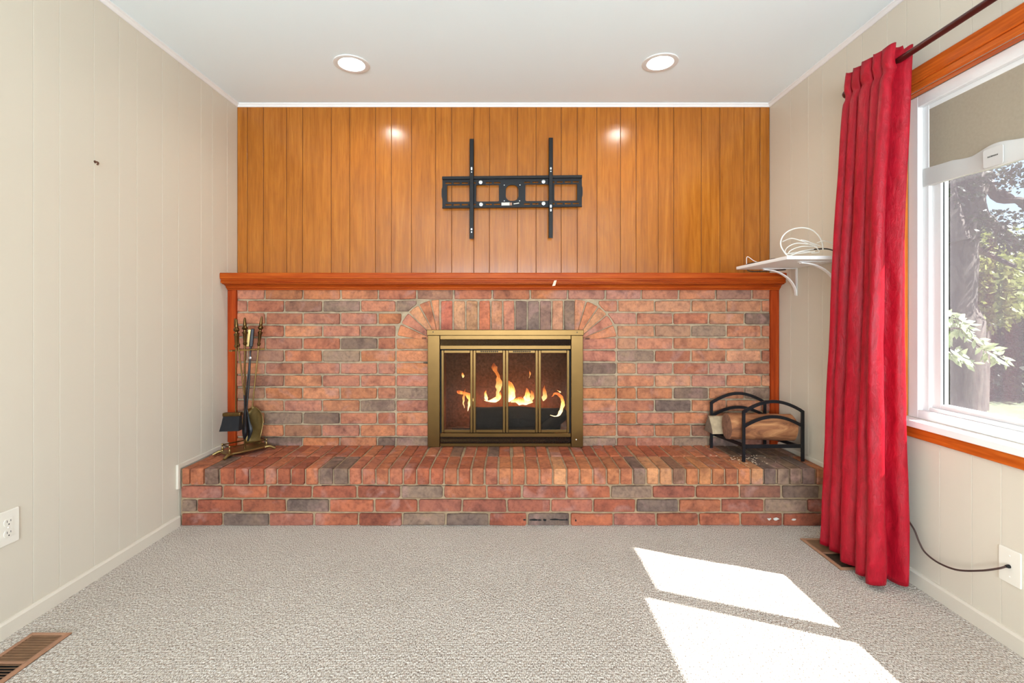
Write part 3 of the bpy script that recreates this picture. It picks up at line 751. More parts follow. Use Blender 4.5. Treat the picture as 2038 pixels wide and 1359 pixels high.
# soot marks on the lowest course
rs = random.Random(4); sm = MB()
for px, w_ in ((1044, 3.5), (1062, 9), (1074, 4), (1084, 4), (1103, 10), (1118, 8), (1128, 3), (1146, 1.5)):
    c = P(px, 1035 + rs.uniform(-1, 1), YH - 0.004); a = w_ / SH; b_ = rs.uniform(1.2, 2.6) / SH
    MB().prism([c + Vector((a * math.cos(2 * PI * k / 9) * rs.uniform(0.7, 1.1), 0, b_ * math.sin(2 * PI * k / 9) * rs.uniform(0.6, 1.2))) for k in range(9)], (0, 0.003, 0)).build('soot_mark', M['blackmat'], he)
pm_ = MB()
for px, py, w_, h_ in ((1531, 1033, 4, 2.5), (1545, 1033, 6, 3), (1580, 1034, 5, 2.5)):
    c = P(px, py, YH - 0.004)
    MB().prism([c + Vector((w_ / SH * math.cos(2 * PI * k / 9) * rs.uniform(0.6, 1.1), 0, h_ / SH * math.sin(2 * PI * k / 9) * rs.uniform(0.5, 1.2))) for k in range(9)], (0, 0.003, 0)).build('paint_splash', M['sticker'], he)

# ================================================================== MANTEL
mt = thing('mantel', (0, 2.95, 1.28), 'red stained wooden mantel with stepped moulding and slim side posts', 'mantel')
e = 0.002
def xrun(mb, prof):       # (y, z) profile swept between the walls
    mb.loft([[Vector((XL + e, y, z)) for y, z in prof], [Vector((XR - e, y, z)) for y, z in prof]])
m1 = MB(); xrun(m1, [(YP - 0.001, 1.344), (2.906, 1.344), (2.902, 1.348), (2.902, 1.376), (2.907, 1.381), (YP - 0.001, 1.381)])
m1.build('mantel_board', M['mantelwood'], mt)
m2 = MB(); xrun(m2, [(YB - 0.001, 1.318), (2.918, 1.318), (2.911, 1.322), (2.911, 1.329), (2.915, 1.331), (2.912, 1.334), (2.912, 1.344), (YB - 0.001, 1.344)])
m2.build('bead_moulding', M['mantelwood'], mt)
prof = [(YB - 0.001, 1.280), (2.978, 1.280), (2.976, 1.288), (2.970, 1.290)]
for k in range(7):
    a = k / 6 * PI / 2; prof.append((2.967 - 0.037 * (1 - math.cos(a)), 1.291 + 0.022 * math.sin(a)))
prof += [(2.926, 1.314), (2.926, 1.318), (YB - 0.001, 1.318)]
m3 = MB(); xrun(m3, prof); m3.build('cove_moulding', M['mantelwood'], mt)
for x0, x1 in ((XL + e, XL + 0.054), (XR - 0.054, XR - e)):
    MB().box(x0, x1, 2.982, YB + 0.004, ZH + 0.001, 1.280).build('side_post', M['postwood'], mt, bevel=0.002)
tp = MB(); c = P(1103, 563.5, 2.9075); tp.prism([c + Vector(q) for q in ((-0.012, 0, -0.018), (0.006, 0, -0.015), (0.015, 0, 0.018), (0.0, 0, 0.016))], (0, 0.0015, 0))
tag(tp.build('tape_scrap', M['tape']), 'torn scrap of pale tape stuck on the front of the mantel', 'tape')

# ================================================================== FIREPLACE DOOR UNIT
YF = 2.958
SF = F / YF
fX = lambda px: (px - CX) / SF
fZ = lambda py: H - (py - CY) / SF
du = thing('fireplace_doors', (fX(1006), YF, ZH), 'antique brass fireplace door unit with four tall glass panels', 'fireplace doors')
zb0 = ZH + 0.002
MB().box(fX(850), fX(1161.5), YF - 0.010, YB - 0.004, fZ(667.2), fZ(656.3)).build('top_rail', M['brass'], du, bevel=0.002)
MB().box(fX(851.3), fX(875.5), YF - 0.006, YB - 0.004, zb0, fZ(667.4)).build('side_rail', M['brass'], du, bevel=0.002)
MB().box(fX(1136.5), fX(1160.2), YF - 0.006, YB - 0.004, zb0, fZ(667.4)).build('side_rail', M['brass'], du, bevel=0.002)
def grille(z0, z1, zs0, zs1, seed):
    x0, x1 = fX(875.8), fX(1136.3)
    g = MB().box(x0, x1, YF + 0.004, YF + 0.012, zs1, z1).box(x0, x1, YF + 0.004, YF + 0.012, z0, zs0)
    go = g.build('vent_grille', M['brass'], du, bevel=0.0015)
    MB().box(x0, x1, YF + 0.020, YF + 0.022, zs0 - 0.002, zs1 + 0.002).build('dark_backing', M['blackmat'], go)
    fn = MB(); n = 96; nr = 3; dz = (zs1 - zs0) / nr; dx = (x1 - x0) / n
    for r_ in range(nr):
        for i in range(n):
            xc = x0 + dx * (i + 0.5 + 0.25 * (r_ % 2)); zc = zs0 + dz * (r_ + 0.5); sgn = 1 if r_ % 2 == 0 else -1
            if xc > x1 - 0.003: continue
            fn.obox((xc, YF + 0.0045, zc), (0.0017, 0.0008, 0.0), (0, 0.003, 0), (sgn * 0.0024, 0, dz * 0.50))
    f_ = fn.build('grille_fins', M['brass'], go); f_['kind'] = 'stuff'
    return go
grille(fZ(695.0), fZ(667.4), fZ(687.5), fZ(675.5), 1)
grille(zb0 + 0.002, fZ(862.6), fZ(882.7), fZ(870.0), 2)
MB().box(fX(875.6), fX(1136.4), YF + 0.0225, YF + 0.030, fZ(863), fZ(695)).build('dark_reveal', M['blackmat'], du) if False else None
# reveal around the doors (dark gap)
rv = MB(); rv.box(fX(875.6), fX(878.0), YF + 0.016, YF + 0.028, fZ(863), fZ(695)).box(fX(1133.6), fX(1136.4), YF + 0.016, YF + 0.028, fZ(863), fZ(695)).box(fX(875.6), fX(1136.4), YF + 0.016, YF + 0.028, fZ(697.2), fZ(695))
rv.build('dark_reveal', M['blackmat'], du)
dx_ = [877.6, 941.2, 1006.2, 1071.3, 1134.0]
dz1, dz0 = fZ(697.0), fZ(861.6)
for i in range(4):
    x0, x1 = fX(dx_[i]) + 0.0012, fX(dx_[i + 1]) - 0.0012; b_ = 0.0165; t_ = 0.018
    d = MB()
    d.box(x0, x0 + b_, YF + 0.006, YF + 0.016, dz0, dz1).box(x1 - b_, x1, YF + 0.006, YF + 0.016, dz0, dz1)
    d.box(x0 + b_, x1 - b_, YF + 0.007, YF + 0.016, dz1 - t_, dz1).box(x0 + b_, x1 - b_, YF + 0.007, YF + 0.016, dz0, dz0 + t_)
    do = d.build('glass_door', M['brass'], du, bevel=0.002)
    MB().box(x0 + b_ - 0.003, x1 - b_ + 0.003, YF + 0.011, YF + 0.014, dz0 + t_ - 0.003, dz1 - t_ + 0.003).build('glass_panel', M['fireglass'], do)
    if i in (1, 2):       # pierced scroll pull at the head of the middle doors
        sc = MB(); n = 9
        for k in range(n):
            xc = (x0 + x1) / 2 + (k - (n - 1) / 2) * 0.0125
            sc.lathe((xc, YF + 0.0072, dz1 - 0.0085), (0, -1, 0), [(0, 0.0050), (0.003, 0.0048), (0.0032, 0.0)], 10)
        sc.build('scroll_handle', M['blackmat'], do)
for px, py in ((862, 660.5), (1148.5, 661.3), (1147, 875)):
    p = P(px, py, YF - 0.010); MB().lathe(p + Vector((0, 0.004, 0)), (0, -1, 0), [(0, 0.0042), (0.0045, 0.0036), (0.0052, 0.001)], 12).build('screw', M['black'] if py < 700 else M['steel'], du)

# ---- the fire
lf = thing('log_fire', (0, 3.22, 0.30), 'burning log fire behind the brass fireplace doors', 'fire')
def rough_log(name, a, b_, r0, mat, seed, endmat=None, parent=None, n=18, m=14, lump=0.10, flatten=None):
    rr = random.Random(seed); a, b_ = Vector(a), Vector(b_); t = (b_ - a).normalized(); u = t.orthogonal().normalized(); v = t.cross(u)
    rings = []
    for i in range(m + 1):
        f = i / m; c = a.lerp(b_, f)
        ring = []
        for k in range(n):
            an = 2 * PI * k / n; q = Vector((math.cos(an) * 1.5 + seed, math.sin(an) * 1.5, f * 2.5))
            ring.append(c + (u * math.cos(an) + v * math.sin(an)) * r0 * (1 + lump * 2 * mnoise.noise(q)))
        rings.append(ring)
    return MB().loft(rings, cap=True).build(name, mat, parent, smooth=True)
rough_log('charred_log', (-0.25, 3.20, 0.43), (0.35, 3.22, 0.415), 0.082, M['char'], 2, parent=lf)
rough_log('charred_log', (-0.36, 3.08, 0.345), (0.30, 3.13, 0.345), 0.044, M['char'], 5, parent=lf)
rough_log('charred_log', (0.20, 3.06, 0.36), (0.38, 3.18, 0.47), 0.040, M['char'], 9, parent=lf)
ab = MB(); rs = random.Random(11); n = 22
grid = [[Vector((OX0 + 0.02 + (OX1 - OX0 - 0.04) * i / n, 3.02 + 0.45 * j / 10, 0.301 + 0.022 * (0.5 + mnoise.noise(Vector((i * 0.6, j * 0.6, 3))))) ) for i in range(n + 1)] for j in range(11)]
ab.loft(grid, cap=False, closed=False); ab.build('ash_bed', M['ash'], lf, fix=False)
for i in range(9):
    c = Vector((rs.uniform(-0.34, 0.34), rs.uniform(3.05, 3.08), 0.318)); r_ = rs.uniform(0.005, 0.013)
    MB().lathe(c, (1, 0.2, 0.1), [(-2.2 * r_, 0.2 * r_), (-r_, 0.45 * r_), (0, 0.55 * r_), (r_, 0.4 * r_), (2 * r_, 0.1 * r_)], 7).build('ember', M['ember'], lf)
def flame(spine, rad, mat='flame', flat=0.55, tw=0.0):
    pts = catmull(spine, 9); rr = []; rad = [0.001] + [r_ for r_ in rad]; rad[-1] = 0.0004
    for i in range(len(pts)):
        f = i / (len(pts) - 1) * (len(rad) - 1); k = min(int(f), len(rad) - 2); rr.append(rad[k] + (rad[k + 1] - rad[k]) * (f - k))
    rings = []
    for i, (p, r_) in enumerate(zip(pts, rr)):
        t = (pts[min(i + 1, len(pts) - 1)] - pts[max(i - 1, 0)]).normalized(); a = t.cross(Vector((0, 1, 0))).normalized(); b_ = Vector((0, 1, 0))
        w_ = 1 + 0.35 * mnoise.noise(p * 30); p = p + Vector((0.006 * mnoise.noise(p * 45), 0, 0))
        rings.append([p + a * (r_ * w_ * math.cos(2 * PI * k / 12)) + b_ * (r_ * flat * math.sin(2 * PI * k / 12)) for k in range(12)])
    return MB().loft(rings).build('flame', M[mat], lf, smooth=True)
YFL = 3.16
Q = lambda px, py, dy=0.0: P(px, py, YFL + dy)
flame([Q(988, 800), Q(991, 780), Q(993, 760), Q(990, 745), Q(984, 732), Q(983, 722)], [0.010, 0.020, 0.014, 0.010, 0.018, 0.0], 'flame_dim')
flame([Q(963, 796), Q(975, 798), Q(990, 793), Q(996, 780)], [0.004, 0.014, 0.016, 0.002])
flame([Q(970, 798), Q(967, 788), Q(967, 776)], [0.012, 0.008, 0.0])
flame([Q(1013, 800), Q(1017, 785), Q(1016, 770), Q(1010, 756)], [0.026, 0.028, 0.020, 0.0])
flame([Q(1016, 800), Q(1028, 797), Q(1042, 799), Q(1060, 800)], [0.014, 0.028, 0.020, 0.006])
flame([Q(1045, 801), Q(1050, 788), Q(1048, 772)], [0.026, 0.016, 0.0])
flame([Q(1056, 800), Q(1060, 788), Q(1057, 776)], [0.014, 0.010, 0.0], 'flame_dim')
flame([Q(930, 818, -0.05), Q(934, 804, -0.05), Q(936, 792, -0.05), Q(928, 784, -0.05), Q(913, 780, -0.05), Q(909, 777, -0.05)], [0.006, 0.016, 0.016, 0.010, 0.010, 0.0])
flame([Q(924, 812, -0.05), Q(922, 798, -0.05), Q(924, 786, -0.05), Q(927, 772, -0.05)], [0.004, 0.008, 0.006, 0.0], 'flame_dim')
flame([Q(1095, 826, -0.05), Q(1108, 828, -0.05), Q(1117, 816, -0.05), Q(1120, 800, -0.05), Q(1114, 786, -0.05), Q(1104, 783, -0.05), Q(1098, 790, -0.05)], [0.003, 0.010, 0.012, 0.010, 0.009, 0.006, 0.0])
flame([Q(1080, 798), Q(1084, 786), Q(1083, 766)], [0.016, 0.012, 0.0], 'flame_dim')
flame([Q(1108, 776, -0.05), Q(1113, 779, -0.05), Q(1116, 781, -0.05)], [0.001, 0.004, 0.0])
flame([Q(921, 752, 0.1), Q(921, 746, 0.1), Q(920, 740, 0.1)], [0.008, 0.006, 0.0], 'flame_dim')
flame([Q(1053, 752, 0.05), Q(1055, 745, 0.05), Q(1053, 736, 0.05)], [0.001, 0.006, 0.0], 'flame_dim')
for x, pw in ((-0.22, 1.8), (0.02, 2.8), (0.22, 1.8)):
    l_ = bpy.data.lights.new('fire_glow', 'POINT'); l_.energy = pw; l_.color = (1.0, 0.42, 0.12); l_.shadow_soft_size = 0.04
    lo = bpy.data.objects.new('fire_glow', l_); COL.objects.link(lo); lo.parent = lf; lo.location = Vector((x, 3.38, 0.47)) - lf.location

# ================================================================== TELEVISION MOUNT
YM = 3.062
sm_ = F / YM; tilt = math.radians(0.55)
mc = P(1019, 381.5, YM)
def mp_(px, py, y=YM):      # photo pixel, on the plane of the mount
    return Vector(((px - CX) / sm_, y, H - (py - CY) / sm_))
tv = thing('tv_wall_mount', (mc.x, YP, mc.z), 'black steel television wall mount with two upright rails on the wood panelling', 'tv mount')
ox, oy = 850.0, 260.0; kc = 5.909
def cr(u, v_, y=YM):        # coordinates read off an enlarged view of the mount
    return mp_(ox + u / kc, oy + v_ / kc, y)
skew = lambda u: -(u - 180) * 0.0105
tc3 = lambda u, v_: cr(u, -v_ + skew(u))
pl = MB(); dv = (0, 0.004, 0)
# plate in rows of pierced cells: slots above and below, windows between
def cell(u0, u1, v0, v1, hole): holed(pl, (u0, u1, -v1, -v0), hole, tc3, dv)
def solid(u0, u1, v0, v1):
    pl.prism([tc3(u0, -v1), tc3(u1, -v1), tc3(u1, -v0), tc3(u0, -v0)], dv)
def rh(u0, u1, v0, v1, r_): return rrect((u0 + u1) / 2, -(v0 + v1) / 2, (u1 - u0) / 2, (v1 - v0) / 2, r_)
slots = [(215, 290), (310, 385), (407, 482), (500, 572), (690, 762), (785, 862), (1140, 1212), (1238, 1310), (1330, 1340), (1430, 1500), (1525, 1595), (1618, 1690), (1712, 1785)]
for v0, v1, s0, s1 in ((595, 640, 610, 626), (840, 890, 864, 880)):
    edges = [180]
    for a, b_ in slots:
        mid0, mid1 = a - 8, b_ + 8
        if mid0 > edges[-1]: solid(edges[-1], mid0, v0, v1)
        cell(mid0, mid1, v0, v1, rh(a, b_, s0, s1, 5)); edges.append(mid1)
    solid(edges[-1], 1820, v0, v1)
solid(180, 1820, 890, 915); solid(180, 1820, 545, 595)
for u0, u1, a, b_ in ((180, 537, 235, 503), (537, 862, 577, 847), (1138, 1460, 1156, 1432), (1460, 1820, 1497, 1765)):
    cell(u0, u1, 640, 840, rh(a, b_, 643, 838, 16))
cell(862, 1138, 640, 840, rrect(1000, -740, 74, 93, 60, 8))
plate = pl.build('mount_plate', M['mount'], tv)
# hooked lips along the top and bottom edge
lp = MB()
lp.prism([cr(180, 545 + skew(180), YM - 0.014), cr(1820, 545 + skew(1820), YM - 0.014), cr(1820, 578 + skew(1820), YM - 0.014), cr(180, 578 + skew(180), YM - 0.014)], (0, 0.016, 0))
lp.prism([cr(180, 900 + skew(180), YM - 0.010), cr(1820, 900 + skew(1820), YM - 0.010), cr(1820, 915 + skew(1820), YM - 0.010), cr(180, 915 + skew(180), YM - 0.010)], (0, 0.012, 0))
lp.build('lip', M['mount'], plate, bevel=0.001)
for u, s_ in ((180, -1), (1820, 1)):
    eb = MB(); pts = [(u, 668), (u + s_ * 8, 690), (u + s_ * 10, 740), (u + s_ * 8, 780), (u, 805)]
    eb.prism([cr(a, b_ + skew(a), YM - 0.004) for a, b_ in pts], (0, 0.030, 0)); eb.build('end_cap', M['black'], plate)
# standoffs to the wall
so = MB()
for u in (210, 860, 1140, 1790):
    p = cr(u, 735 + skew(u)); so.box(p.x - 0.008, p.x + 0.008, YM + 0.004, YP, p.z - 0.05, p.z + 0.05)
so.build('spacer', M['mount'], plate)
def rail(u0, u1, v0, v1, marks, holes):
    r_ = MB(); y = YM - 0.022
    a, b_, c, d = cr(u0, v1, y), cr(u1, v1, y), cr(u1 + 2, v0, y), cr(u0 + 2, v0, y)
    r_.prism([a, b_, c, d], (0, 0.003, 0))
    w_ = 0.0018
    r_.prism([a, a + Vector((w_, 0, 0)), d + Vector((w_, 0, 0)), d], (0, 0.020, 0)); r_.prism([b_ - Vector((w_, 0, 0)), b_, c, c - Vector((w_, 0, 0))], (0, 0.020, 0))
    ro = r_.build('upright_rail', M['mount'], tv)
    um = (u0 + u1) / 2 + 1
    h_ = MB()
    for va, vb, hw in holes:
        h_.prism([cr(um + p, q, y - 0.0004) for p, q in rrect(0, (va + vb) / 2, hw, (vb - va) / 2, min(hw, (vb - va) / 2) * 0.95, 4)], (0, 0.001, 0))
    h_.build('rail_hole', M['blackmat'], ro)
    k_ = MB()
    for va, vb, hw in marks:
        k_.prism([cr(um + p, q, y - 0.0008) for p, q in rrect(0, (va + vb) / 2, hw, (vb - va) / 2, min(hw, (vb - va) / 2) * 0.9, 4)], (0, 0.001, 0))
    k_.build('bright_slot', M['steel'], ro)
    return ro
small = lambda vs: [(v_ - 6, v_ + 6, 5) for v_ in vs]
rail(501, 549, 110, 1277, [(440, 478, 9), (492, 506, 7), (1155, 1178, 9), (1192, 1208, 6)], small([135, 160, 190, 215, 240, 265, 290]) + [(545, 560, 8), (574, 592, 8), (625, 642, 8), (768, 815, 8), (940, 960, 8), (975, 1005, 8), (1030, 1050, 5), (1240, 1256, 8)])
rail(1427, 1475, 97, 1268, [(443, 470, 9), (484, 497, 8), (880, 915, 10), (930, 958, 8)], small([124, 150, 178, 205, 232, 260, 290]) + [(508, 520, 8), (535, 552, 8), (565, 582, 8), (618, 634, 8), (760, 815, 8), (968, 995, 8), (1010, 1050, 5), (1230, 1250, 8)])
for u, v_ in ((630, 606), (1369, 599), (634, 866), (1370, 855)):
    p = cr(u, v_, YM)
    MB().lathe(p, (0, -1, 0), [(-0.002, 0.0115), (0.002, 0.0115), (0.0025, 0.0085), (0.0075, 0.008), (0.008, 0.006)], 18).build('bolt', M['steel'], tv, smooth=True)
for u, v_ in ((908, 640), (1092, 638), (908, 825), (1088, 825)):
    p = cr(u, v_, YM); MB().lathe(p, (0, -1, 0), [(-0.001, 0.0035), (0.001, 0.003), (0.0015, 0.001)], 10).build('rivet', M['steel'], tv)
st = MB(); st.prism([cr(u, v_, YM - 0.001) for u, v_ in ((875, 880), (970, 879), (970, 844), (875, 846))], (0, 0.0012, 0)); st.build('sticker', M['sticker'], tv)
st = MB(); st.prism([cr(u, v_, YM - 0.001) for u, v_ in ((973, 879), (998, 878), (998, 846), (973, 846))], (0, 0.0012, 0)); st.build('barcode_label', M['vent'], tv)
MB().tube([cr(1018, 862, YM - 0.003), cr(1050, 858, YM - 0.003), cr(1082, 853, YM - 0.003)], 0.0035, 8).build('bubble_level', M['sticker'], tv)

# ================================================================== CEILING LIGHTS
def can_light(x, y, label):
    t = thing('recessed_light', (x, y, ZC), label, 'ceiling light', 'recessed ceiling lights')
    n = 40
    def ring(r_, z): return [Vector((x + r_ * math.cos(2 * PI * k / n), y + r_ * math.sin(2 * PI * k / n), z)) for k in range(n)]
    MB().loft([ring(0.096, ZC - 0.0005), ring(0.095, ZC - 0.005), ring(0.088, ZC - 0.007), ring(0.070, ZC - 0.005), ring(0.067, ZC - 0.001), ring(0.067, ZC + 0.001)], cap=False).build('trim_ring', M['lamptrim'], t, smooth=True, fix=False)
    MB().loft([ring(0.067, ZC - 0.001), ring(0.058, ZC + 0.022), ring(0.056, ZC + 0.032)], cap=False).build('baffle', M['lamptrim'], t, smooth=True, fix=False)
    MB().loft([ring(0.0565, ZC + 0.028), ring(0.04, ZC + 0.027), ring(0.001, ZC + 0.0265)], cap=False).build('lens', M['lens'], t, fix=False)
    return t
can_light(*LAMPS[0], 'lit recessed ceiling light above the fire tools side of the panelling')
can_light(*LAMPS[1], 'lit recessed ceiling light on the side of the curtained window')

# ================================================================== FIRE TOOLS
C0 = Vector((-1.565, 2.844, ZH)); e1 = Vector((0.6, 0.8, 0)); e2 = Vector((-0.8, 0.6, 0)); ez = Vector((0, 0, 1))
ts = thing('fire_tool_stand', C0, 'brass fire tool stand with a low rail on a footed oval base', 'tool stand')
L = lambda a, b_, z: C0 + e1 * a + e2 * b_ + ez * z
bs = MB(); pts = []
for k in range(32):
    a = 2 * PI * k / 32; c_, s_ = math.cos(a), math.sin(a)
    pts.append(L(0.122 * math.copysign(abs(c_) ** 0.45, c_), 0.062 * math.copysign(abs(s_) ** 0.45, s_), 0.018))
bs.prism(pts, (0, 0, 0.009)); bs.build('base_plate', M['brass_d'], ts, bevel=0.002)
for a, b_ in ((-1, -1), (1, -1), (-1, 1), (1, 1)):
    f_ = MB().tube(catmull([L(a * 0.095, b_ * 0.050, 0.020), L(a * 0.118, b_ * 0.060, 0.022), L(a * 0.136, b_ * 0.068, 0.012), L(a * 0.146, b_ * 0.072, 0.0075)], 4), [0.009] * 6 + [0.008] * 4 + [0.0072] * 3, 8)
    f_.build('foot', M['brass_d'], ts, smooth=True)
rz = 0.062; ra, rbb = 0.105, 0.047
rl = MB()
cs = [L(-ra, -rbb, rz), L(ra, -rbb, rz), L(ra, rbb, rz), L(-ra, rbb, rz)]
for i in range(4): rl.tube([cs[i], cs[(i + 1) % 4]], 0.0036, 8)
rl.build('gallery_rail', M['brass'], ts, smooth=True)
for c in cs:
    MB().lathe(Vector((c.x, c.y, ZH + 0.026)), (0, 0, 1), [(0, 0.006), (0.006, 0.004), (0.014, 0.007), (0.022, 0.0035), (0.034, 0.004), (0.038, 0.0065), (0.043, 0.005), (0.045, 0.001)], 10).build('rail_post', M['brass_d'], ts, smooth=True)
FIN = [(h, r_ * 1.22) for h, r_ in [(0, 0.006), (0.010, 0.0095), (0.012, 0.0095), (0.016, 0.006), (0.060, 0.0095), (0.066, 0.0125), (0.070, 0.0125), (0.074, 0.007), (0.082, 0.007), (0.086, 0.012), (0.092, 0.0145), (0.099, 0.012), (0.103, 0.0075), (0.108, 0.0085), (0.112, 0.0085), (0.140, 0.0052), (0.148, 0.0035), (0.150, 0.0005)]]
sp = MB().tube([L(0, 0, 0.025), L(0, 0, 0.64)], 0.0052, 10)
sp.build('pole', M['brass'], ts, smooth=True)
MB().lathe(L(0, 0, 0.640), ez, [(h * 1.1, r_) for h, r_ in FIN], 14).build('finial', M['brass'], ts, smooth=True)
hk = MB().obox(L(0.008, -0.006, 0.612), e1 * 0.098, e2 * 0.007, ez * 0.004).obox(L(0, 0, 0.612), e1 * 0.007, e2 * 0.05, ez * 0.004)
for a in (-0.088, -0.045, 0.055, 0.100): hk.obox(L(a, -0.020, 0.612), e1 * 0.003, e2 * 0.016, ez * 0.004)
hk.build('hook_bar', M['brass_d'], ts, bevel=0.001)

def handle_profile(s=1.0): return [(h * s, r_ * 0.92) for h, r_ in FIN]
# brush
bp_top = P(469.8, 696, 2.775); bb = P(469.3, 821, 2.775)
br = thing('hearth_brush', (bb.x, bb.y, bb.z - 0.11), 'brass handled hearth brush with black bristles hanging on the tool stand', 'brush')
MB().tube([bb, bp_top + ez * 0.02], 0.0042, 10).build('shaft', M['brass'], br, smooth=True)
MB().lathe(bp_top + ez * 0.012, ez + Vector((0.02, 0, 0)), handle_profile(1.12), 14).build('handle', M['brass'], br, smooth=True)
hd = MB(); ctr = P(463, 822, 2.775)
hd.obox(ctr + ez * -0.006, (0.052, 0.0, 0.002), (0, 0.016, 0), (0, 0, 0.011)); hd.build('brush_head', M['brass'], br, bevel=0.006, seg=2)
bz = MB(); rings = []
for i, f in enumerate((0, 0.5, 1.0)):
    z = ctr.z - 0.016 - 0.084 * f; xl = ctr.x - 0.048 - 0.020 * f ** 1.3; xr = ctr.x + 0.047 - 0.002 * f; hy = 0.013 + 0.006 * f
    rings.append([Vector((xl, ctr.y - hy, z - 0.004 * f)), Vector((xr, ctr.y - hy, z)), Vector((xr, ctr.y + hy, z)), Vector((xl, ctr.y + hy, z - 0.004 * f))])
bz.loft(rings); bz.build('bristles', M['bristle'], br)
# poker
pk0, pk1 = P(474.5, 690, 2.79), P(486, 786, 2.79)
pkd = (pk0 - pk1).normalized()
pk = thing('fire_poker', (pk1.x, pk1.y, 0.36), 'brass handled poker with a blackened tip leaning in the tool stand', 'poker')
MB().tube([pk1, pk0], 0.0042, 10).build('shaft', M['brass'], pk, smooth=True)
MB().lathe(pk0, pkd, handle_profile(1.12), 14).build('handle', M['brass'], pk, smooth=True)
tip = [pk1, P(488, 815, 2.80), P(489, 850, 2.82), P(487, 874, 2.83)]
MB().tube(catmull(tip, 5), [0.0045] * 6 + [0.009] * 5 + [0.013] * 3 + [0.007, 0.003], 8).build('poker_tip', M['black'], pk, smooth=True)
# tongs
tg = thing('fire_tongs', (P(494, 880, 2.87).x, 2.87, 0.36), 'blackened log tongs with curved steel grips behind the poker', 'tongs')
for k, (pa, pb) in enumerate((((497, 655), (493, 690)), ((503, 654), (500, 690)))):
    a, b_ = P(*pa, 2.88), P(*pb, 2.88)
    MB().obox((a + b_) / 2, ((a - b_) / 2), (0.0085, 0.004, 0), (0.002, -0.006, 0)).build('grip', M['brass_d'] if k == 0 else M['black'], tg, bevel=0.003)
MB().tube([P(498, 690, 2.875), P(498, 712, 2.872), P(496, 760, 2.868), P(491, 815, 2.86)], 0.0046, 8).build('arm', M['black'], tg, smooth=True)
MB().tube([P(500, 690, 2.88), P(497, 714, 2.88), P(492, 765, 2.876), P(488, 815, 2.87)], 0.0042, 8).build('arm', M['black'], tg, smooth=True)
MB().lathe(P(498, 712, 2.866), (0, -1, 0), [(0, 0.008), (0.004, 0.008), (0.005, 0.004)], 10).build('pivot', M['steel'], tg)
MB().tube(catmull([P(491, 815, 2.86), P(494, 840, 2.855), P(498, 858, 2.85), P(493, 878, 2.85)], 4), [0.006, 0.008, 0.010, 0.011, 0.013, 0.014, 0.016, 0.016, 0.015, 0.012, 0.009, 0.007, 0.004], 8, flat=0.5).build('jaw', M['black'], tg, smooth=True)
MB().tube(catmull([P(488, 815, 2.87), P(486, 840, 2.866), P(485, 862, 2.86), P(488, 880, 2.86)], 4), [0.006, 0.008, 0.009, 0.010, 0.010, 0.011, 0.011, 0.010, 0.009, 0.008, 0.007, 0.006, 0.004], 8, flat=0.5).build('jaw', M['black'], tg, smooth=True)
# shovel
s0, s1 = P(515.5, 682, 2.915), P(502, 812, 2.915)
sd = (s0 - s1).normalized()
sv = thing('hearth_shovel', (s1.x, 2.93, 0.35), 'brass hearth shovel with a rounded pan leaning against the brickwork', 'shovel')
MB().tube([s1, s0], 0.0042, 10).build('shaft', M['brass_d'], sv, smooth=True)
MB().lathe(s0 - sd * 0.02, sd, handle_profile(1.22), 14).build('handle', M['brass'], sv, smooth=True)
pan = MB(); rings = []
for i in range(13):
    f = i / 12; py = 808 + 76 * f
    hw = 0.066 * (math.sin(min(1, f * 2.3) * PI / 2) ** 0.5) - 0.022 * max(0, f - 0.42) / 0.58 if f > 0 else 0.006
    cxp = 504.5 - 2.5 * f; y = 2.925 - 0.045 * f
    c = P(cxp, py, y); ring = []
    for k in range(11):
        u = -1 + 2 * k / 10
        ring.append(c + Vector((hw * u, -0.020 * abs(u) ** 3 * (1 if f < 0.9 else 0.4) + (0.012 if f < 0.08 else 0.018), 0)))
    rings.append(ring)
pan.loft(rings, cap=False, closed=False)
po = pan.build('pan', M['brass_d'], sv, smooth=True, fix=False)
so_ = po.modifiers.new('thickness', 'SOLIDIFY'); so_.thickness = 0.0022

# ================================================================== LOG RACK AND FIREWOOD
FL, FR, BL, BR_ = Vector((1.318, 2.664, ZH)), Vector((1.652, 2.672, ZH)), Vector((1.258, 2.945, ZH)), Vector((1.592, 2.953, ZH))
rk = thing('log_rack', (FL + FR + BL + BR_) / 4, 'black steel log rack with two arched end frames', 'log rack')
def arch_frame(a, b_):
    ax = (b_ - a); wd = ax.length; ax.normalize(); ay = Vector((-ax.y, ax.x, 0)); hw, hd = 0.0085, 0.005
    for p in (a, b_):
        MB().obox(p + ez * 0.142, ax * hw, ay * hd, ez * 0.142).build('leg', M['black'], rk, bevel=0.001)
    def bar(name, z0, rise, n=18, t=0.0085):
        rings = []
        for i in range(n + 1):
            f = i / n; z = z0 + rise * math.sin(PI * f) ** 0.9; dz = rise * PI * math.cos(PI * f) / wd
            nv = Vector((0, 0, 1)) - ax * dz; nv.normalize(); p = a + ax * (wd * f) + ez * z
            rings.append([p + nv * t + ay * hd, p + nv * t - ay * hd, p - nv * t - ay * hd, p - nv * t + ay * hd])
        MB().loft(rings).build(name, M['black'], rk)
    bar('top_arch', 0.278, 0.058); bar('inner_arch', 0.196, 0.055)
    m_ = (a + b_) / 2 + ez * 0.086
    MB().obox(m_, ax * (wd / 2 - hw), ay * hd, ez * 0.010).build('cross_bar', M['black'], rk, bevel=0.001)
arch_frame(FL, FR); arch_frame(BL, BR_)
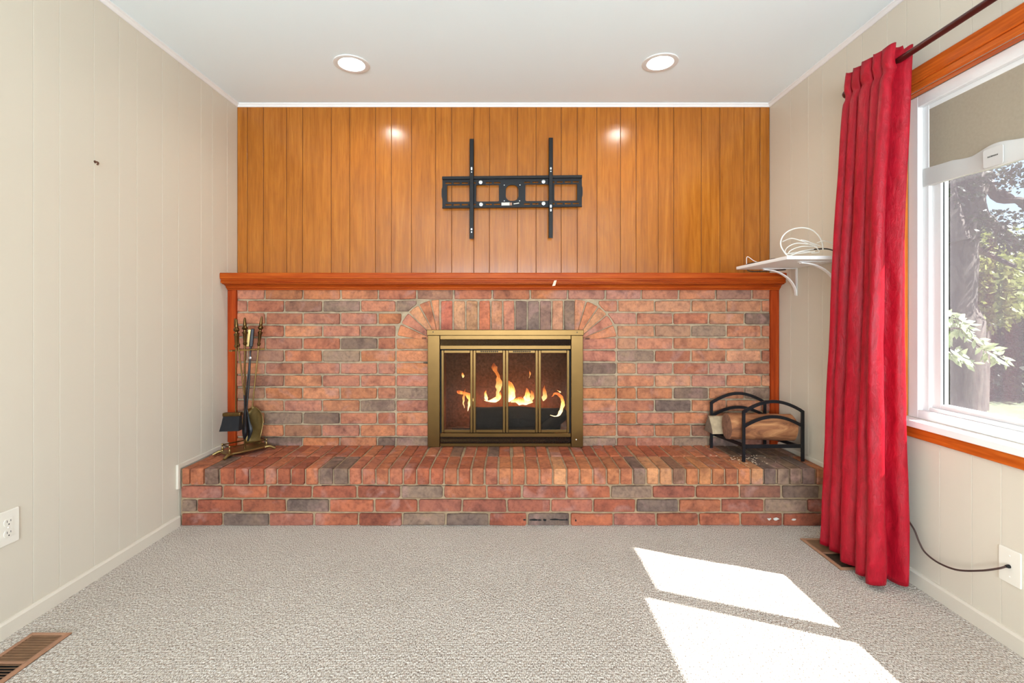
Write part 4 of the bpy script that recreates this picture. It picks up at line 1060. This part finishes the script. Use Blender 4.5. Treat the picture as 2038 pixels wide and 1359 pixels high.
for f in (0.06, 0.94):
    a, b_ = FL.lerp(FR, f) + ez * 0.084, BL.lerp(BR_, f) + ez * 0.084
    d = (b_ - a); sx = d.cross(ez).normalized()
    MB().obox((a + b_) / 2, d / 2, sx * 0.006, ez * 0.009).build('side_bar', M['black'], rk, bevel=0.001)
def firewood(name, a, b_, r0, seed, label, bark, end, wedge=False):
    t = thing(name, (Vector(a) + Vector(b_)) / 2 - ez * r0, label, 'firewood', 'firewood in the log rack')
    rr = random.Random(seed); a, b_ = Vector(a), Vector(b_); tt = (b_ - a).normalized(); u = tt.cross(ez).normalized(); v = u.cross(tt)
    m, n = 16, 22; rings = []
    for i in range(m + 1):
        f = i / m; ring = []
        for k in range(n):
            an = 2 * PI * k / n
            if wedge:
                rad = r0 * (0.78 / max(abs(math.cos((an + 0.5) % (2 * PI / 3) - PI / 3)), 0.5))
            else: rad = r0
            q = Vector((math.cos(an) * 1.3 + seed, math.sin(an) * 1.3, f * 1.8)); rad *= 1 + 0.10 * mnoise.noise(q) + 0.03 * mnoise.noise(q * 5)
            if not wedge and abs(an - 3.75) < 0.16: rad *= 0.93        # a check along the log
            ring.append(a.lerp(b_, f) + (u * math.cos(an) + v * math.sin(an)) * rad)
        rings.append(ring)
    MB().loft(rings, cap=False).build('bark', bark, t, smooth=True, fix=True)
    for ring, nm in ((rings[0], -1), (rings[-1], 1)):
        c = sum(ring, Vector()) / n
        MB().loft([ring, [p.lerp(c, 0.5) + tt * nm * 0.002 for p in ring], [p.lerp(c, 0.98) + tt * nm * 0.001 for p in ring]], cap=False).build('cut_end', end, t)
    return t
zl = ZH + 0.096
firewood('firewood_log', (1.275, 2.776, zl + 0.076), (1.640, 2.758, zl + 0.074), 0.074, 3, 'round bark covered log resting across the front of the rack', M['bark'], M['logend'])
firewood('firewood_log', (1.222, 2.902, zl + 0.050), (1.57, 2.908, zl + 0.050), 0.048, 6, 'grey split log lying behind the round log in the rack', M['splitwood'], M['splitend'], True)
rs = random.Random(21); db = MB()
for i in range(46):
    x, y = rs.gauss(1.36, 0.07), rs.gauss(2.70, 0.05)
    if y < YH + 0.02 or x > XR - 0.03: continue
    s_ = rs.uniform(0.002, 0.006); a = rs.uniform(0, PI)
    db.obox((x, y, ZH + 0.0032), (s_ * math.cos(a), s_ * math.sin(a), 0), (-0.4 * s_ * math.sin(a), 0.4 * s_ * math.cos(a), 0), (0, 0, 0.0012))
tag(db.build('wood_debris', M['debris']), 'pale wood crumbs scattered on the hearth under the log rack', 'debris', kind='stuff')

# ================================================================== CURTAIN AND ROD
ROD = Vector((1.600, 0, 2.163))
rd = thing('curtain_rod', (1.6, 1.2, 2.163), 'dark mahogany curtain rod above the window', 'curtain rod')
MB().tube([(1.6, 0.20, 2.163), (1.6, 2.245, 2.163)], 0.0125, 16).build('rod', M['rod'], rd, smooth=True)
MB().lathe((1.6, 2.236, 2.163), (0, 1, 0), [(0, 0.016), (0.004, 0.019), (0.012, 0.020), (0.020, 0.019), (0.026, 0.014), (0.030, 0.004)], 16).build('end_cap', M['rod'], rd, smooth=True)
MB().lathe((1.6, 0.20, 2.163), (0, -1, 0), [(0, 0.016), (0.004, 0.019), (0.012, 0.020), (0.020, 0.019), (0.026, 0.014), (0.030, 0.004)], 16).build('end_cap', M['rod'], rd, smooth=True)
for y in (2.20, 0.25):
    MB().obox((1.652, y, 2.163), (0.048, 0, 0), (0, 0.006, 0), (0, 0, 0.008)).build('bracket', M['rod'], rd, bevel=0.002)
def pleats(lobes, start, tail, back=None):
    k = [start]
    for q_, (xp, yc, w_, xv) in enumerate(lobes):
        k += [(xp + 0.35 * (xv - xp), yc + 0.46 * w_), (xp, yc + 0.10 * w_), (xp + 0.30 * (xv - xp), yc - 0.42 * w_), (xv, yc - 0.30 * w_)]
    if back: k[-2:] = list(back)
    return k + tail
Tk = pleats([(1.558, 2.186, 0.040, 1.585), (1.554, 2.134, 0.050, 1.585), (1.549, 2.070, 0.066, 1.585), (1.549, 2.010, 0.050, 1.585), (1.552, 1.966, 0.050, 1.590)], (1.592, 2.205), [(1.603, 1.950), (1.616, 1.930), (1.632, 1.922), (1.640, 1.940)], [(1.557, 1.948), (1.580, 1.943), (1.592, 1.962)])
Bk = pleats([(1.503, 2.285, 0.062, 1.625), (1.497, 2.215, 0.066, 1.625), (1.484, 2.115, 0.108, 1.625), (1.482, 2.026, 0.078, 1.620), (1.486, 1.966, 0.070, 1.600)], (1.610, 2.330), [(1.590, 1.998), (1.606, 1.955), (1.632, 1.938), (1.644, 1.955)], [(1.497, 1.944), (1.538, 1.938), (1.566, 2.014)])
ns = 7
top = catmull([(x, y, 0) for x, y in Tk], ns); bot = catmull([(x, y, 0) for x, y in Bk], ns)
NT = 110; rings = []
for j in range(NT + 1):
    t = j / NT; z_top = 2.222; z_bot = 0.022
    ring = []
    for i, (a, b_) in enumerate(zip(top, bot)):
        s_ = i / (len(top) - 1)
        tt = t ** 0.72
        p = a.lerp(b_, tt)
        if s_ > 0.62:        # the leading edge swings into the window light
            bl = math.sin(PI * min(1, t * 1.05)) * min(1, (s_ - 0.62) * 8); p = p + Vector((-0.028 * bl, 0.0, 0))
        zt_ = z_top + 0.007 * math.sin(s_ * 41) + 0.012 * (1 - s_) - (0.018 if s_ > 0.9 else 0)
        zb_ = z_bot + 0.006 * math.sin(s_ * 33)
        z = zt_ + (zb_ - zt_) * t
        # gathered pinch where the rod pocket is stitched, and loose crinkles lower down
        pinch = math.exp(-((z - 2.125) / 0.022) ** 2)
        q = Vector((p.x * 9, p.y * 9, z * 3.0))
        cr_ = (0.010 * mnoise.noise(q) + 0.005 * mnoise.noise(q * 2.7)) * (0.25 + 0.9 * t)
        fold = 0.005 * math.sin(s_ * 70 + 2.0 * math.sin(z * 2.2)) * min(1, t * 3) * 0.5
        ring.append(Vector((p.x + cr_ + fold + pinch * (0.012 if p.x < 1.585 else -0.0), p.y + 0.6 * cr_, z)))
    rings.append(ring)
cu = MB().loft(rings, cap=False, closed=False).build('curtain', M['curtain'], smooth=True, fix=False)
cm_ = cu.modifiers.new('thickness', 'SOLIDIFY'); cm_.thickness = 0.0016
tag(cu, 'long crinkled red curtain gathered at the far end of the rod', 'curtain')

# ================================================================== WALL SHELF AND CABLES
sx0, sy0, sy1, sz0, sz1 = 1.384, 2.362, 2.890, 1.398, 1.416
ws = thing('wall_shelf', (XR, (sy0 + sy1) / 2, 1.235), 'white wall shelf on curved white brackets beside the mantel', 'shelf')
MB().box(sx0, XR - 0.001, sy0, sy1, sz0, sz1).build('shelf_board', M['white'], ws, bevel=0.004, seg=2)
for y in (2.805, 2.452):
    h_ = 0.0095
    b_ = MB().box(XR - 0.0045, XR - 0.001, y - h_, y + h_, 1.236, sz0 - 0.004).box(XR - 0.205, XR - 0.001, y - h_, y + h_, sz0 - 0.004, sz0 - 0.0005)
    br_ = b_.build('bracket', M['white'], ws, bevel=0.001)
    pts = [Vector((XR - 0.195 + 0.19 * math.sin(a), y, sz0 - 0.008 - 0.150 * (1 - math.cos(a)))) for a in [PI / 2 * k / 14 for k in range(15)]]
    rings = []
    for i, p in enumerate(pts):
        tg_ = (pts[min(i + 1, 14)] - pts[max(i - 1, 0)]).normalized(); nv = Vector((-tg_.z, 0, tg_.x)) * 0.0030
        rings.append([p + nv + Vector((0, h_, 0)), p + nv - Vector((0, h_, 0)), p - nv - Vector((0, h_, 0)), p - nv + Vector((0, h_, 0))])
    MB().loft(rings).build('curved_brace', M['white'], br_)
sc7 = 7.154
def K(u, v_, Y):
    px = 1440 + u / sc7; return P(px, 430 + v_ / sc7, min(Y, 1.672 * F / (px - CX)))
def cable(name, pts, r_, mat, label, cat, n=8):
    o = MB().tube(catmull(pts, n), r_, 8).build(name, mat, smooth=True); return tag(o, label, cat)
zs = sz1
Yc = 2.47
coil = thing('cable_coil', (1.50, 2.50, zs), 'loose coil of white cable heaped on the wall shelf', 'cable')
MB().tube(catmull([K(1280, 470, 2.49), K(1090, 505, 2.44), K(930, 565, Yc), K(850, 490, Yc), K(812, 390, Yc), K(850, 280, Yc), K(950, 200, Yc), K(1110, 165, Yc), K(1260, 200, Yc), K(1360, 290, Yc), K(1408, 400, Yc), K(1415, 478, Yc)], 8), 0.0032, 8).build('loop', M['cable_w'], coil, smooth=True)
for pts in ([(840, 365), (960, 318), (1100, 350), (1240, 410), (1340, 450)], [(1340, 440), (1200, 360), (1100, 340), (1250, 380), (1395, 435)],
            [(1200, 400), (1050, 385), (930, 430), (880, 490), (905, 535), (1040, 515), (1230, 505)], [(1280, 435), (1120, 432), (990, 470), (930, 530), (1100, 530), (1300, 500)],
            [(1330, 380), (1440, 352), (1560, 400), (1690, 510)], [(1230, 395), (1330, 460), (1360, 515), (1250, 525)]):
    MB().tube(catmull([K(u, v_, Yc + 0.015 * math.sin(u * 0.02 + k)) for k, (u, v_) in enumerate(pts)], 7), 0.0023, 8).build('loop', M['cable_w'], coil, smooth=True)
bk = [K(1150, 492, 2.50), K(1270, 476, 2.50), K(1390, 466, 2.50), K(1480, 468, 2.51), K(1560, 488, 2.52), K(1680, 520, 2.53)]
cable('cable', bk, 0.0036, M['cable_b'], 'black cable trailing over the shelf behind the white coil', 'cable')
# small adaptor and lead near the far end of the shelf
zt7 = lambda X, Y: Vector((X, Y, zs))
ad = thing('power_adaptor', (1.52, 2.70, zs), 'small brown plug adaptor lying on the wall shelf', 'adaptor')
MB().box(1.478, 1.512, 2.652, 2.692, zs + 0.0005, zs + 0.024).build('body', M['cable_br'], ad, bevel=0.006, seg=2)
MB().box(1.512, 1.530, 2.660, 2.664, zs + 0.012, zs + 0.015).box(1.512, 1.530, 2.680, 2.684, zs + 0.012, zs + 0.015).build('prongs', M['steel'], ad)
cable('cable', [(1.43, 2.84, zs + 0.004), (1.405, 2.80, zs + 0.004), (1.400, 2.72, zs + 0.004), (1.43, 2.66, zs + 0.004), (1.47, 2.67, zs + 0.008)], 0.0036, M['cable_b'], 'black lead along the front edge of the shelf beside the mantel', 'cable')
cable('cable', [(1.418, 2.83, zs + 0.003), (1.417, 2.828, zs + 0.045), (1.424, 2.82, zs + 0.05), (1.445, 2.79, zs + 0.022), (1.475, 2.75, zs + 0.004)], 0.0018, M['cable_w'], 'thin white wire sticking up at the far end of the shelf', 'cable')
cable('cable', [(1.44, 2.868, sz0 - 0.004), (1.46, 2.862, sz0 - 0.012), (1.52, 2.858, sz0 - 0.013), (1.60, 2.853, sz0 - 0.008), (1.66, 2.848, sz0 - 0.004)], 0.0032, M['cable_b'], 'black cable sagging under the shelf next to the mantel end', 'cable')
MB  # ----
fx = thing('fairy_light', (1.545, 2.43, zs + 0.05), 'tiny clear bulb standing up from the coiled cables', 'light bulb') if False else None

# ================================================================== OUTLETS, CABLE PLATE, NAIL, REGISTERS
ol = thing('wall_outlet', (XL, 1.672, 0.377), 'ivory double socket outlet low on the plain wall', 'outlet')
MB().prism([(XL, 1.6715 + a, 0.377 + b_) for a, b_ in rrect(0, 0, 0.0375, 0.060, 0.004)], (0.005, 0, 0)).build('cover_plate', M['plate'], ol, bevel=0.0015)
for dz in (-0.0195, 0.0195):
    rc_ = MB().prism([(XL + 0.005, 1.6715 + a, 0.377 + dz + b_) for a, b_ in [(0.017 * math.cos(t_), max(-0.0125, min(0.0125, 0.017 * math.sin(t_)))) for t_ in [2 * PI * k / 28 for k in range(28)]]], (0.0016, 0, 0)).build('receptacle', M['plate'], ol, bevel=0.0004)
    sl = MB()
    for a, hh in ((-0.0062, 0.0040), (0.0062, 0.0034)): sl.box(XL + 0.0062, XL + 0.0068, 1.6715 + a - 0.0009, 1.6715 + a + 0.0009, 0.377 + dz + 0.0035 - hh, 0.377 + dz + 0.0035 + hh)
    sl.lathe((XL + 0.0062, 1.6715, 0.377 + dz - 0.0075), (1, 0, 0), [(0, 0.0024), (0.0006, 0.0024)], 10)
    sl.build('slots', M['blackmat'], rc_)
MB().lathe((XL + 0.0048, 1.6715, 0.377), (1, 0, 0), [(0, 0.003), (0.001, 0.0028), (0.0014, 0.001)], 10).build('screw', M['plate'], ol)
cp = thing('cable_plate', (XR, 1.612, 0.272), 'cream blank cable plate on the wall under the window', 'wall plate')
MB().prism([(XR, 1.612 + a, 0.272 + b_) for a, b_ in rrect(0, 0, 0.036, 0.059, 0.004)], (-0.005, 0, 0)).build('cover_plate', M['plate'], cp, bevel=0.0015)
for dz in (-0.035, 0.035):
    MB().lathe((XR - 0.0048, 1.612, 0.272 + dz), (-1, 0, 0), [(0, 0.003), (0.001, 0.0028), (0.0014, 0.001)], 10).build('screw', M['plate'], cp)
MB().lathe((XR - 0.0048, 1.612, 0.272), (-1, 0, 0), [(0, 0.006), (0.006, 0.006), (0.007, 0.0045), (0.012, 0.0045)], 12).build('jack', M['black'], cp)
W = lambda px, py, X: Vector((X, X * F / (px - CX), H - (py - CY) * X / (px - CX)))
cable('coaxial_cable', [(XR - 0.016, 1.612, 0.272), W(1985, 1131.5, 1.672), W(1950, 1135.5, 1.668), W(1905, 1134, 1.667), W(1868, 1120, 1.668), W(1842, 1100, 1.668), W(1830, 1080, 1.668), W(1820, 1055, 1.668), W(1806, 1032, 1.670), W(1798, 1012, 1.674), W(1796, 960, 1.676), W(1795, 900, 1.678)],
      0.0034, M['cable_br'], 'brown coaxial cable looping from the wall plate up behind the curtain', 'cable')
nl = thing('picture_nail', P(189, 324, 2.026), 'bent rusty picture nail in the plain wall', 'nail')
MB().tube(catmull([(XL, 2.026, 1.772), (XL + 0.012, 2.026, 1.770), (XL + 0.016, 2.024, 1.764), (XL + 0.014, 2.022, 1.757)], 4), 0.0035, 8).lathe((XL + 0.0005, 2.026, 1.772), (1, 0, 0), [(0, 0.006), (0.002, 0.0055)], 10).build('shank', M['nail'], nl)

def register(x0, x1, y0, y1, label):
    t = thing('floor_register', ((x0 + x1) / 2, (y0 + y1) / 2, 0), label, 'floor vent', 'floor registers set in the carpet')
    b_ = 0.018
    MB().box(x0, x1, y0, y1, 0.0005, 0.0015).build('duct_shade', M['blackmat'], t)  # flat black plate, painted shade in place of an open recess
    f_ = MB()
    o = [(x0, y0), (x1, y0), (x1, y1), (x0, y1)]; i_ = [(x0 + b_, y0 + b_), (x1 - b_, y0 + b_), (x1 - b_, y1 - b_), (x0 + b_, y1 - b_)]
    z = [(o, 0.001), (o, 0.004), ([((a[0] + c[0]) / 2, (a[1] + c[1]) / 2) for a, c in zip(o, i_)], 0.009), (i_, 0.006), (i_, 0.0016)]
    f_.loft([[Vector((p[0], p[1], zz)) for p in pts] for pts, zz in z], cap=False); f_.build('rim', M['vent'], t)
    ymid = (y0 + y1) / 2
    MB().box(x0 + b_, x1 - b_, ymid - 0.004, ymid + 0.004, 0.0016, 0.0065).build('divider', M['vent'], t)
    for yb, ye, tl in ((y0 + b_, ymid - 0.004, 1), (ymid + 0.004, y1 - b_, -1)):
        n = 10
        for k in range(n):
            yc = yb + (ye - yb) * (k + 0.5) / n
            MB().obox(((x0 + x1) / 2, yc, 0.004), ((x1 - x0) / 2 - b_, 0, 0), (0, 0.0036, -0.0016 * tl), (0, 0.0003 * tl, 0.0005)).build('louver', M['ventslat'], t)
    return t
register(-1.672, -1.532, 1.385, 1.680, 'tan metal floor register in the carpet below the socket outlet')
register(1.464, 1.604, 2.096, 2.390, 'tan metal floor register half hidden under the red curtain')

# ================================================================== OUTSIDE THE WINDOW
GZ = -0.42
struct(MB().add([(1.95, -30, GZ), (60, -30, GZ), (60, 60, GZ), (1.95, 60, GZ)], [(0, 1, 2, 3)]).build('ground_lawn', M['grass']))
def leaf_cloud(mb, c, rad, n, size, rr, droop=0.3):
    for _ in range(n):
        while True:
            q = Vector((rr.uniform(-1, 1), rr.uniform(-1, 1), rr.uniform(-1, 1)))
            if q.length < 1: break
        p = Vector(c) + Vector((q.x * rad[0], q.y * rad[1], q.z * rad[2]))
        d = Vector((rr.uniform(-1, 1), rr.uniform(-1, 1), rr.uniform(-1, 0.4))).normalized(); s_ = size * rr.uniform(0.6, 1.3)
        sd_ = d.orthogonal().normalized(); sd_ = (sd_ * math.cos(rr.uniform(0, 6)) + d.cross(sd_) * math.sin(rr.uniform(0, 6))).normalized() * s_ * 0.32
        mb.add([p, p + d * s_ * 0.5 + sd_, p + d * s_, p + d * s_ * 0.5 - sd_], [(0, 1, 2, 3)])
def D(px, py, Y): return P(px, py, Y)
# the big shade tree whose forked trunk fills the far side of the pane
rr = random.Random(31)
tr = thing('shade_tree', (5.55, 5.95, GZ), 'large tree with a dark forked trunk standing outside the window', 'tree')
Yt = 5.9
MB().tube(catmull([(D(1898, 900, Yt).x, Yt, GZ), D(1897, 640, Yt), D(1902, 520, Yt), D(1915, 420, Yt), D(1935, 340, Yt), D(1950, 250, Yt), D(1975, 120, Yt)], 5), [0.30] * 6 + [0.22] * 5 + [0.20] * 5 + [0.19] * 5 + [0.17] * 5 + [0.13] * 5, 12).build('trunk', M['bark2'], tr, smooth=True)
for pts, r0 in (([(1905, 480), (1890, 420), (1880, 350), (1868, 260)], 0.13), ([(1938, 330), (1950, 420), (1985, 455), (2030, 490), (2090, 520)], 0.085), ([(1945, 300), (1980, 390), (2040, 400), (2100, 430)], 0.06),
                ([(1910, 470), (1935, 490), (1975, 510), (2020, 530)], 0.05), ([(1945, 290), (1965, 372), (2000, 385), (2045, 420), (2060, 470)], 0.045)):
    c = catmull([D(a, b_, Yt + rr.uniform(-0.2, 0.2)) for a, b_ in pts], 5)
    MB().tube(c, [r0 * (1 - 0.6 * i / len(c)) for i in range(len(c))], 8).build('branch', M['bark2'], tr, smooth=True)
fo = MB()
for a, b_, n in ((1885, 395, 70), (1935, 370, 60), (1960, 350, 60), (2000, 335, 30), (2030, 350, 70), (2052, 430, 60), (1930, 440, 90), (1945, 462, 50), (1985, 440, 40), (2010, 480, 90), (2040, 485, 70), (1990, 240, 350), (1900, 240, 350), (2090, 290, 250), (2000, 150, 600), (1890, 140, 500)):
    leaf_cloud(fo, D(a, b_, Yt - 0.2), (0.22, 0.4, 0.14) if n < 200 else (0.6, 0.9, 0.5), int(n * 2.6), 0.055, rr)
f_ = fo.build('foliage', M['leaf_d'], tr, fix=False); f_['kind'] = 'stuff'
# wall of darker trees beyond the lawn
TL = [('dark_tree', 'dark spreading tree directly behind the forked trunk', 1885, 9.2, 'leaf_d'), ('dark_tree', 'dark tree beyond the lawn to the side of the forked trunk', 1972, 9.6, 'leaf_d'), ('dark_tree', 'dark tree at the outer edge of the window view', 2065, 9.0, 'leaf_d'), ('tall_tree', 'sunlit yellow green tree showing between the forked trunk and its branches', 1938, 7.9, 'leaf_y'), ('tall_tree', 'sunlit yellow green tree rising behind the dark trees near the pane edge', 2035, 15.0, 'leaf_y')]
for nm, lb, px, Y, mt_ in TL:
    base = D(px, 700, Y); t = thing(nm, (base.x, base.y, GZ), lb, 'tree', 'trees beyond the lawn')
    MB().tube([(base.x, base.y, GZ), (base.x + 0.1, base.y, 1.2), (base.x, base.y + 0.1, 2.6)], [0.18, 0.14, 0.08], 8).build('trunk', M['bark2'], t, smooth=True)
    fo = MB()
    hi = 520 if mt_ == 'leaf_d' else 485
    for k in range(26):
        py = rr.uniform(hi, 795) if mt_ == 'leaf_d' else rr.uniform(hi, 620)
        q = D(px + rr.uniform(-62, 62) * (0.35 if Y < 8 else 1), py, Y + rr.uniform(-0.6, 0.6))
        leaf_cloud(fo, q, (0.62, 0.5, 0.45), 420, 0.10, rr)
    f_ = fo.build('foliage', M[mt_], t, fix=False); f_['kind'] = 'stuff'
# leafy shrub reaching in front of the pane
shb = thing('glossy_shrub', (3.02, 3.42, GZ), 'shrub with pale sunlit glossy leaves just outside the window', 'shrub')
st_ = [[(3.02, 3.42, GZ), (2.98, 3.40, 0.3), D(1872, 680, 3.3), D(1915, 655, 3.2), D(1950, 690, 3.2), D(1998, 712, 3.15)], [(3.02, 3.42, GZ), (2.98, 3.40, 0.3), D(1868, 640, 3.3), D(1890, 625, 3.25), D(1925, 650, 3.2)], [(3.0, 3.42, 0.2), D(1868, 700, 3.3), D(1895, 705, 3.2), D(1925, 715, 3.2)]]
for s_ in st_:
    c = catmull(s_, 6); MB().tube(c, [0.014 * (1 - 0.8 * i / len(c)) for i in range(len(c))], 6).build('stem', M['bark2'], shb, smooth=True)
    for i in range(len(c) // 2, len(c)):
        for q in range(4):
            p = c[i] + Vector((rr.uniform(-0.02, 0.02), rr.uniform(-0.03, 0.03), rr.uniform(-0.02, 0.02)))
            d = Vector((rr.uniform(-0.3, 1), rr.uniform(-0.8, 0.6), rr.uniform(-1.0, 0.35))).normalized(); ln = rr.uniform(0.05, 0.095)
            sd_ = d.cross(Vector((rr.uniform(-0.4, 0.4), -1, 0.6))).normalized() * ln * 0.19; nn = d.cross(sd_).normalized() * ln * 0.05
            MB().add([p, p + d * ln * 0.3 + sd_ * 0.8 + nn, p + d * ln * 0.6 + sd_ + nn, p + d * ln, p + d * ln * 0.6 - sd_ + nn, p + d * ln * 0.3 - sd_ * 0.8 + nn, p + d * ln * 0.35, p + d * ln * 0.65],
                     [(0, 6, 1), (1, 6, 7, 2), (2, 7, 3), (3, 7, 4), (4, 7, 6, 5), (5, 6, 0)]).build('leaf', M['leaf_p'], shb, smooth=True, fix=False)
